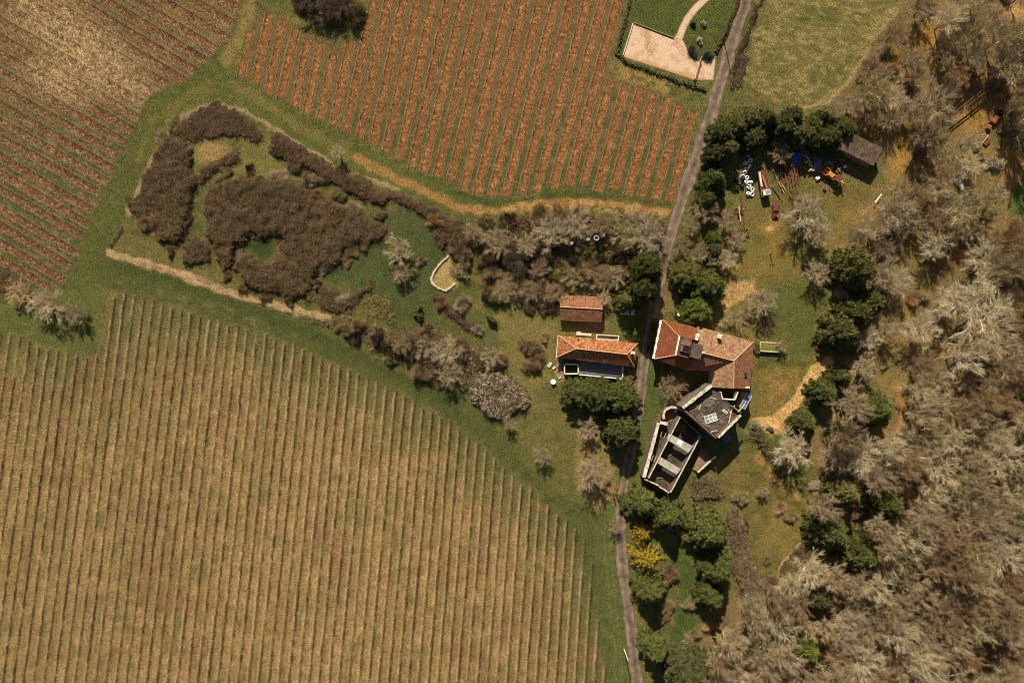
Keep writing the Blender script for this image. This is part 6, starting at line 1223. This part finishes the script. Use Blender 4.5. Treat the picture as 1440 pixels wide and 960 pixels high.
# ---- poles, posts, fences, gate
def pole(name, label, px, py, h, m, arm=True):
    o = local(name, label, 'pole', px, py, 0, .6); MB().tube((0, 0, -.3), (0, 0, h), .15, .1, 8).build('shaft', m, o)
    if arm:
        MB().box((0, 0, h - .35), (1.3, .1, .12)).build('crossarm', m, o); mb = MB()
        for x in (-.55, 0, .55): mb.tube((x, 0, h - .3), (x, 0, h - .08), .05)
        mb.build('insulators', M_white, o)
    return o
pole('utility_pole', 'dark wooden utility pole on the left verge beside the gravel drive', 1017, 53, 8.4, M_post, True); pole('utility_pole', 'pale concrete utility pole on the left verge near the bottom edge', 877.5, 912, 7.2, M_plast, False)
pole('marker_post', 'short pale post on the left verge under the fountain shaped tree', 862, 692, 3.2, M_post, False)
o = pole('clothes_post', 'T shaped clothes line post in the garden below the maroon car', 1083, 357, 2.6, M_wood, False); MB().box((0, 0, 2.5), (1.5, .1, .1), -.6).build('crossbar', M_wood, o)
o = local('wooden_gate', 'pale wooden gate standing across the gravel entrance', 'gate', 980.5, 98, 0, math.atan2(-28, -8)); mb = MB()
for z in (.3, .6, .9, 1.15): mb.box((0, 0, z), (5.4, .07, .12))
for x in (-2.7, -.9, .9, 2.7): mb.box((x, 0, .65), (.1, .1, 1.25))
mb.build('leaf', M_pwood, o); MB().box((-2.95, 0, .7), (.24, .24, 1.6)).build('gatepost', M_stone, o); MB().box((2.95, 0, .7), (.24, .24, 1.6)).build('gatepost', M_stone, o)
o = local('wooden_fence', 'short dark wooden fence at the left corner of the scrub enclosure', 'fence', 163.5, 331.5, 0, math.atan2(25, 17)); mb = MB()
for z in (.35, .7, 1.0): mb.box((0, 0, z), (5.9, .06, .14))
mb.build('rails', M_wood, o)
for x in (-2.9, -1, 1, 2.9): MB().box((x, 0, .5), (.14, .14, 1.3)).build('post', M_wood, o)
for i, (x0, y0, x1, y1, lb) in enumerate([(891, 32, 947, 53.5, 'dark timber edging along the upper side of the gravel yard'), (890, 33.5, 876, 78, 'pale edging along the left side of the gravel yard')]):
    a = W(x0, y0); b = W(x1, y1); c = (a + b) / 2; o = thing('yard_edging', lb, 'edging', c, math.atan2(*(b - a)[:2][::-1])); MB().box((0, 0, .1), (np.linalg.norm(b - a), .28, .35)).build('board', M_wood if i == 0 else M_stone, o)
# ================================================================ VEHICLES AND MACHINES
def wheel(parent, x, y, r_, w_, sgn=1):
    t_ = MB().ring((x, y, r_), r_ * .74, r_ * .27, (0, 1, 0), 18, 8, w_ / (r_ * .54)).build('wheel', M_rub, parent); MB().tube((x, y - w_ * .35, r_), (x, y + w_ * .35, r_), r_ * .52, n=12).build('rim', M_chrome, t_)
def car(name, label, px, py, rz, paint, L_=3.9, wd=1.7, mg=None):
    o = local(name, label, 'car', px, py, 0, rz); h_ = L_ / 2
    prof = [(-h_, .35), (-h_, .75), (-h_ * .9, .92), (-h_ * .45, .98), (h_ * .35, .95), (h_ * .92, .8), (h_, .6), (h_, .35)]
    MB().extrude_profile(prof, -wd / 2, wd / 2).build('body', paint, o, bevel=.08)
    cab = [(-h_ * .86, .93), (-h_ * .62, 1.4), (h_ * .12, 1.42), (h_ * .46, .93)]; MB().extrude_profile(cab, -wd / 2 + .1, wd / 2 - .1).build('cabin_glass', M_glass, o, bevel=.05)
    MB().box((-h_ * .25, 0, 1.43), (h_ * .72, wd - .3, .06)).build('roof', paint, o, bevel=.03)
    for x in (-h_ * .62, h_ * .62):
        for y in (-wd / 2 + .06, wd / 2 - .06): wheel(o, x, y, .31, .18)
    for y in (-wd * .34, wd * .34): MB().box((h_ + .005, y, .66), (.06, .34, .16)).build('headlight', M_lamp, o); MB().box((-h_ - .005, y, .72), (.06, .3, .16)).build('tail_light', M_redor, o)
    for y in (-1, 1): MB().box((h_ * .36, y * (wd / 2 + .08), .98), (.14, .16, .1)).build('mirror', paint, o)
    MB().box((h_ + .02, 0, .42), (.1, wd * .95, .18)).build('bumper', M_rub, o); return o
car('parked_car', 'small maroon car parked below the truck', 1089.3, 296.5, math.radians(-88), M_maroon)
car('parked_car', 'pale car parked in shade under the conifers right of the shed', 882, 438.5, math.radians(-4), M_cab, 3.9, 1.65)
o = local('crane_truck', 'old flatbed truck with rusty bed, orange crane boom and white cab', 'truck', 1072, 260, 0, math.atan2(-41, 7))
MB().box((-.9, 0, .8), (6.4, .9, .3)).build('chassis', M_rub, o); MB().box((-1.2, 0, 1.05), (5.6, 2.4, .18)).build('bed', M_rust, o)
mb = MB()
for y in (-1.16, 1.16): mb.box((-1.2, y, 1.38), (5.6, .1, .5))
mb.build('bed_side', M_wood, o); MB().box((-1.5, -.75, 1.3), (4.2, .5, .3)).build('white_load', M_cab, o)
MB().box((2.65, 0, 1.55), (1.7, 2.3, 1.7), 0, .92).build('cab', M_cab, o, bevel=.12); MB().box((3.42, 0, 1.9), (.2, 1.9, .7), 0, tilt=-.15).build('windscreen', M_glass, o)
for y in (-1, 1): MB().box((2.7, y * 1.1, 1.9), (1.0, .1, .6)).build('side_window', M_glass, o)
for y in (-.8, .8): MB().box((3.53, y, 1.0), (.1, .3, .2)).build('headlight', M_lamp, o)
MB().box((2.5, .2, 2.45), (.9, 1.2, .12)).build('roof_rack', M_chrome, o)
for x in (2.5, -1.6, -2.8):
    for y in (-1.0, 1.0): wheel(o, x, y, .5, .3)
cr_ = MB().tube((1.35, .2, 1.1), (1.35, .2, 2.3), .25, .2, 8).build('crane_column', M_orange, o); MB().tube((1.35, .2, 2.3), (-2.4, -.3, 1.9), .19, .13, 6).build('crane_boom', M_orange, o); MB().tube((.8, .3, 1.5), (-.6, .1, 2.05), .08, n=6).build('hydraulic_ram', M_chrome, o)
o = local('backhoe_loader', 'orange and yellow backhoe loader standing in front of the barn', 'digger', 1170.5, 252, 0, math.atan2(-20, 24))
MB().box((-.3, 0, 1.0), (3.6, 1.1, .8)).build('chassis', M_rust, o, bevel=.06); MB().box((-1.3, 0, 1.55), (1.6, 1.2, .6)).build('engine_cover', M_orange, o, bevel=.08); MB().box((.9, 0, 1.5), (.9, 1.0, .3)).build('seat_base', M_rub, o)
mb = MB()
for x, y in ((.1, -.7), (.1, .7), (1.5, -.7), (1.5, .7)): mb.tube((x, y, 1.2), (x, y, 2.6), .05)
mb.build('cab_frame', M_rust, o); MB().box((.8, 0, 2.64), (1.7, 1.7, .1)).build('cab_roof', M_rust, o, bevel=.03)
mb = MB(); 
for (x, y, sx, sy) in ((-2.9, -1, 1.5, .14), (-2.9, 1, 1.5, .14), (-3.6, 0, .14, 2.0), (-2.2, 0, .14, 2.0), (-2.9, 0, 1.3, .12)): mb.box((x, y, 1.3), (sx, sy, .5))
mb.build('loader_bucket', M_orange, o); 
for y in (-.75, .75): MB().tube((.2, y, 1.6), (-2.3, y, 1.1), .11).build('loader_arm', M_orange, o)
bm_ = MB().tube((1.9, 0, 1.2), (2.9, .1, 2.7), .17, .14).build('boom', M_yell, o); MB().tube((2.9, .1, 2.7), (3.5, -.5, .9), .13, .1).build('dipper', M_yell, o); MB().box((3.55, -.6, .6), (.6, .7, .6), .3, .7).build('digging_bucket', M_rust, o); MB().box((2.2, 0, .9), (.4, 1.7, 1.0)).build('slew_frame', M_yell, o)
for x, y, r_ in ((-1.5, -.85, .45), (-1.5, .85, .45), (1.0, -.95, .7), (1.0, .95, .7)): wheel(o, x, y, r_, .4)
# rings, drums
RING = [(1052, 218), (1054.5, 226), (1047.5, 230), (1053.5, 234), (1046.5, 243), (1049.5, 238), (1043.5, 249), (1050, 250), (1049, 256.5), (1055, 256), (1052.5, 262.5), (1057.5, 266.5), (1051.5, 272.5), (1057, 273.5)]
order = sorted(range(len(RING)), key=lambda i: RING[i][1]); ordw = ['topmost', 'second from top', 'third from top', 'fourth from top', 'fifth from top', 'sixth from top', 'seventh from top', 'eighth from top', 'seventh from bottom', 'sixth from bottom', 'fourth from bottom', 'third from bottom', 'second from bottom', 'lowest']
ordw = ['topmost', 'second from top', 'third from top', 'fourth from top', 'fifth from top', 'sixth from top', 'seventh from top', 'seventh from bottom', 'sixth from bottom', 'fifth from bottom', 'fourth from bottom', 'third from bottom', 'second from bottom', 'lowest']
for k, i in enumerate(order):
    x, y = RING[i]; rg = np.random.default_rng(60 + i); p = W(x, y); p[2] = rg.uniform(.2, .5); o = thing('white_ring', 'white ring of the heap left of the truck, ' + ordw[k], 'ring', p, 0, 'white rings heaped left of the truck')
    ax = np.array([rg.normal(0, .6), rg.normal(0, .6), 1]); R_ = rg.uniform(.4, .54); MB().ring((0, 0, 0), R_, .17, ax, 18, 8, 1.3).build('ring', M_white, o); MB().ring((0, 0, 0), R_ - .17, .05, ax, 16, 6).build('inner_rim', M_chrome, o)
for x, y, lb in [(826.7, 337, 'white drum in the scrub band, left of the white concrete ring'), (848, 331.5, 'white drum in the scrub band, right of the white concrete ring'), (804, 342.5, 'dull white drum half hidden in the scrub band shade'), (1187, 235, 'white drum standing in the shadow of the barn')]:
    o = local('white_drum', lb, 'drum', x, y, 2.3 if x < 900 else 0); MB().tube((0, 0, -2.3 if x < 900 else 0), (0, 0, .9), .42, n=14).build('barrel', M_white, o, bevel=.03); MB().tube((0, 0, .9), (0, 0, .95), .3, n=14).build('lid', M_sheet, o)
o = local('concrete_ring', 'white concrete ring with dark hole in the scrub band', 'ring', 838.4, 335, 2.4); MB().ring((0, 0, .4), .62, .18, (0, 0, 1), 18, 8, 2.2).build('wall', M_plast, o); MB().tube((0, 0, -2.4), (0, 0, .2), .6, n=14).build('shaft', M_dark, o)
rg = np.random.default_rng(31)
for k, (x, y, lb) in enumerate([(1036, 300, 'brown scrap heap beside the pinkish beam at the yard edge'), (1108, 240, 'scrap heap on the rusty beams under the bare bush'), (1122, 236, 'brown scrap heap between blue tarpaulin and rusty beams'), (1176, 236, 'dark scrap heap in the barn shadow'), (1044, 328, 'dark scrap heap at the lower end of the long rusty beam'), (1092, 290, 'flat rusty scrap beside the maroon car')]):
    o = local('scrap_heap', lb, 'scrap', x, y, 0); sc_ = 1.0 if k < 5 else .5
    for nm_, m_ in (('rusty_scrap', M_rust), ('timber_scrap', M_wood), ('dull_metal', M_rub)):
        mb = MB()
        for q in range(9): mb.box((rg.normal(0, .7) * sc_, rg.normal(0, .7) * sc_, rg.uniform(.1, .4)), (rg.uniform(.3, 1.6) * sc_, rg.uniform(.15, .5), rg.uniform(.08, .3)), rg.uniform(0, 3), 1.0, rg.normal(0, .25))
        mb.build(nm_, m_, o)
o = local('tyre_pile', 'dark heap of old tyres and scrap left of the white rings', 'tyres', 1038, 258, 0); rg = np.random.default_rng(9); 
for k in range(12): MB().ring((rg.uniform(-1.4, 1.4), rg.uniform(-2, 2), rg.uniform(.2, .7)), .42, .15, (rg.normal(0, .6), rg.normal(0, .6), 1), 14, 7).build('tyre', M_rub, o)
# stacks of beams and poles
def stick(name, label, cat, x0, y0, x1, y1, z, r_, m, group, sq=True):
    a = W(x0, y0); b = W(x1, y1); c = (a + b) / 2; c[2] = z; d = b - a; L_ = np.linalg.norm(d[:2]); o = thing(name, label, cat, c, math.atan2(d[1], d[0]), group)
    if sq: MB().box((0, 0, r_), (L_, r_ * 1.2, r_ * 2)).build('web', m, o); MB().box((0, 0, 2 * r_ + .02), (L_, r_ * 2, .04)).build('flange', m, o)
    else: MB().tube((-L_ / 2, 0, r_), (L_ / 2, 0, r_), r_, r_ * .8, 7).build('log', m, o); MB().tube((L_ / 2, 0, r_), (L_ / 2 + .02, 0, r_), r_ * .7, n=7).build('cut_end', M_pwood, o)
    return o
rg = np.random.default_rng(12); nb = 13; posw = ['leftmost', 'second from left', 'third from left', 'fourth from left', 'fifth from left', 'sixth from left', 'middle', 'sixth from right', 'fifth from right', 'fourth from right', 'third from right', 'second from right', 'rightmost']
for k in range(nb):
    x = 1095 + 25 * k / (nb - 1); sl_ = rg.normal(3, 2); stick('rusty_beam', 'rusty steel beam in the row right of the truck, ' + posw[k], 'beam', x + rg.normal(0, 1), 232 + rg.normal(0, 3), x + sl_, 260 + rg.normal(0, 5), rg.uniform(0, .3), rg.uniform(.09, .15), M_rust, 'rusty beams laid out right of the truck')
for k, (x0, y0, x1, y1, lb) in enumerate([(1087, 239, 1093, 252, 'short white painted pole, first right of the truck'), (1089, 244, 1095, 268, 'long weathered pole beside the white painted one'), (1085, 262, 1096, 278, 'weathered pole lying under the truck cab side'), (1094, 256, 1102, 272, 'pale pole between truck and rusty beams, lower left'), (1098, 258, 1104, 268, 'pale pole between truck and rusty beams, lower right'), (1090, 268, 1099, 281, 'lowest weathered pole beside the truck cab')]):
    stick('pole_log', lb, 'pole', x0, y0, x1, y1, .05 + .05 * k, .13, M_pwood if k in (0, 3, 4) else M_wood, 'poles beside the truck', False)
stick('rusty_beam', 'long rusty beam at the left edge of the machinery yard', 'beam', 1041, 273, 1046.5, 322, .05, .16, M_rust, None); stick('rusty_beam', 'pinkish beam next to the long rusty beam at the yard edge', 'beam', 1038.5, 290, 1041, 312, .05, .16, M_pwood, None)
stick('fallen_log', 'white fallen trunk in the brush below the barn shadow, upper one', 'trunk', 1228, 286, 1237, 274, .8, .22, M_plast, None, False); stick('fallen_log', 'pale fallen trunk in the brush below the barn shadow, lower one', 'trunk', 1234, 293, 1245, 296, .8, .25, M_pwood, None, False)
# tarps and log heap
def tarp(name, label, px, py, lx, ly, rz, m, hgt, seed):
    n = 26; u_ = np.linspace(-1, 1, n); X, Y = np.meshgrid(u_, u_); Z = hgt * np.clip(1 - np.maximum(np.abs(X), np.abs(Y)) ** 3, 0, 1) * (.5 + fbm(X + seed, Y, .5, 3, seed % 50)) ; Z += .02
    V = np.stack([(X * lx / 2 + .2 * (fbm(X * 2, Y * 2 + seed, .6, 2, 3) - .5) * lx * .3).ravel(), (Y * ly / 2 + .25 * (fbm(X * 2 + 9, Y * 2, .6, 2, 4) - .5) * ly).ravel(), Z.ravel()], 1)
    ii = (np.arange(n - 1)[:, None] * n + np.arange(n - 1)[None]).ravel(); o = link(name, mesh_np(name, V, [np.stack([ii, ii + 1, ii + n + 1, ii + n], 1)], [m]), None, W(px, py), rz); md = o.modifiers.new('t', 'SOLIDIFY'); md.thickness = .03; return tag(o, label, 'tarpaulin')
tarp('blue_tarp', 'crumpled bright blue tarpaulin under the evergreen belt', 1128, 215, 6.6, 1.8, .35, M_tarpb, 1.0, 3); tarp('blue_tarp', 'shaded corner of blue tarpaulin below the bright one', 1119, 226, 2.6, 2.4, .1, M_tarpb, .6, 5); tarp('grey_tarp', 'dark grey tarpaulin over a heap right of the pale logs', 1148, 230, 3.2, 5.0, -.1, M_tarpg, 1.6, 7); tarp('grey_tarp', 'grey blue crumpled sheet between grey tarpaulin and barn', 1165, 229, 3.0, 1.6, -.2, M_blueg, .8, 8)
lg = [(1131, 220), (1135, 218), (1134, 224), (1137, 222), (1136, 228), (1138, 230), (1133, 229), (1138, 234), (1141, 236), (1139, 239), (1142, 241), (1137, 241)]
lw = ['top left', 'top right', 'second row left', 'second row right', 'third row left', 'third row right', 'left edge middle', 'lower middle', 'lower right', 'lower centre', 'bottom right', 'bottom left']
for k, (x, y) in enumerate(lg):
    rg = np.random.default_rng(80 + k); a = rg.uniform(-.9, .9); stick('pale_log', 'pale cut log in the heap beside the grey tarpaulin, ' + lw[k], 'log', x - 2.6 * math.cos(a), y - 2.6 * math.sin(a), x + 2.6 * math.cos(a), y + 2.6 * math.sin(a), rg.uniform(.3, .9), .2, M_pwood, 'pale logs heaped by the grey tarpaulin', False)

mb = MB(); mb.box((0, 0, .35), (1.5, 1.2, .8), .3, .75); o = mb.build('white_sack', M_white, None, W(1149, 251), .2, bevel=.2); tag(o, 'lumpy white sack left of the backhoe loader', 'sack')
o = local('rusty_bucket', 'small rusty bucket in the grass below the white sack', 'bucket', 1159, 265, 0); MB().tube((0, 0, 0), (0, 0, .6), .35, .45, 12).build('tub', M_rust, o); MB().ring((0, 0, .6), .45, .04).build('rim', M_pwood, o)
# rusty rails and orange machine of the wood clearing
def truss(label, x0, y0, x1, y1, h, gap):
    a = W(x0, y0, h); b = W(x1, y1, h); c = (a + b) / 2; c[2] = 0; d = b - a; L_ = np.linalg.norm(d); o = thing('rusty_gantry', label, 'steel frame', c, math.atan2(d[1], d[0]), 'rusty gantries in the wood clearing')
    for y in (-gap / 2, gap / 2): MB().box((0, y, h), (L_, .2, .26)).build('rail', M_rust, o)
    mb = MB(); n = int(L_ / 1.3)
    for k in range(n): x = -L_ / 2 + L_ * (k + .5) / n; mb.box((x, 0, h - .05), (.1, gap - .1, .1)); 
    mb.build('rung', M_rust, o)
    for x in (-L_ * .42, 0, L_ * .42):
        for y in (-gap / 2, gap / 2): MB().box((x, y, h / 2 - .15), (.14, .14, h)).build('leg', M_rust, o)
truss('upper pair of rusty rails on legs in the wood clearing', 1345, 132, 1375, 105.5, 2.6, .9); truss('longer lower pair of rusty rails on legs in the wood clearing', 1340, 162, 1400, 116, 2.8, .8)
o = local('orange_machine', 'derelict red orange farm machine lying in the wood clearing', 'machine', 1397, 170, 0, math.atan2(18, 14))
MB().box((0, 0, .7), (2.2, 1.1, .9)).build('hopper', M_redor, o, bevel=.06); MB().box((-2.6, .1, .6), (1.2, 1.0, .8), .2).build('seed_box', M_redor, o, bevel=.06); mb = MB()
for y in (-.5, .5): mb.box((.2, y, .25), (6.8, .12, .14))
for x in (-3, -1.4, 1.5, 2.6, 3.4): mb.box((x, 0, .25), (.12, 1.0, .14))
mb.build('frame', M_rust, o); MB().box((2.5, 0, .9), (1.2, 1.2, .8)).build('rear_cage', M_rub, o); wheel(o, -1, -.75, .45, .2); wheel(o, -1, .75, .45, .2)
o = local('curved_pipe', 'pale bent pipe with dark scrap below the orange machine', 'pipe', 1383, 200, 0, .5); mb = MB()
pts = [(-2.2, -.4, .3), (-1, 0, .5), (.5, .5, .6), (1.8, 1.2, .5)]
for a, b in zip(pts[:-1], pts[1:]): mb.tube(a, b, .12)
mb.build('tube', M_pwood, o); MB().box((.6, -.5, .3), (2.0, 1.0, .5), .3).build('scrap', M_rust, o)
o = local('roof_sheets', 'stack of pale corrugated sheets under the trees right of the barn', 'sheets', 1352, 256, 0, .75); 
for k in range(6): MB().box((rg.normal(0, .2), -1.5 + .6 * k, .25 + .08 * (k % 3)), (3.4, .45, .06), rg.normal(0, .08)).build('sheet', M_cab, o)
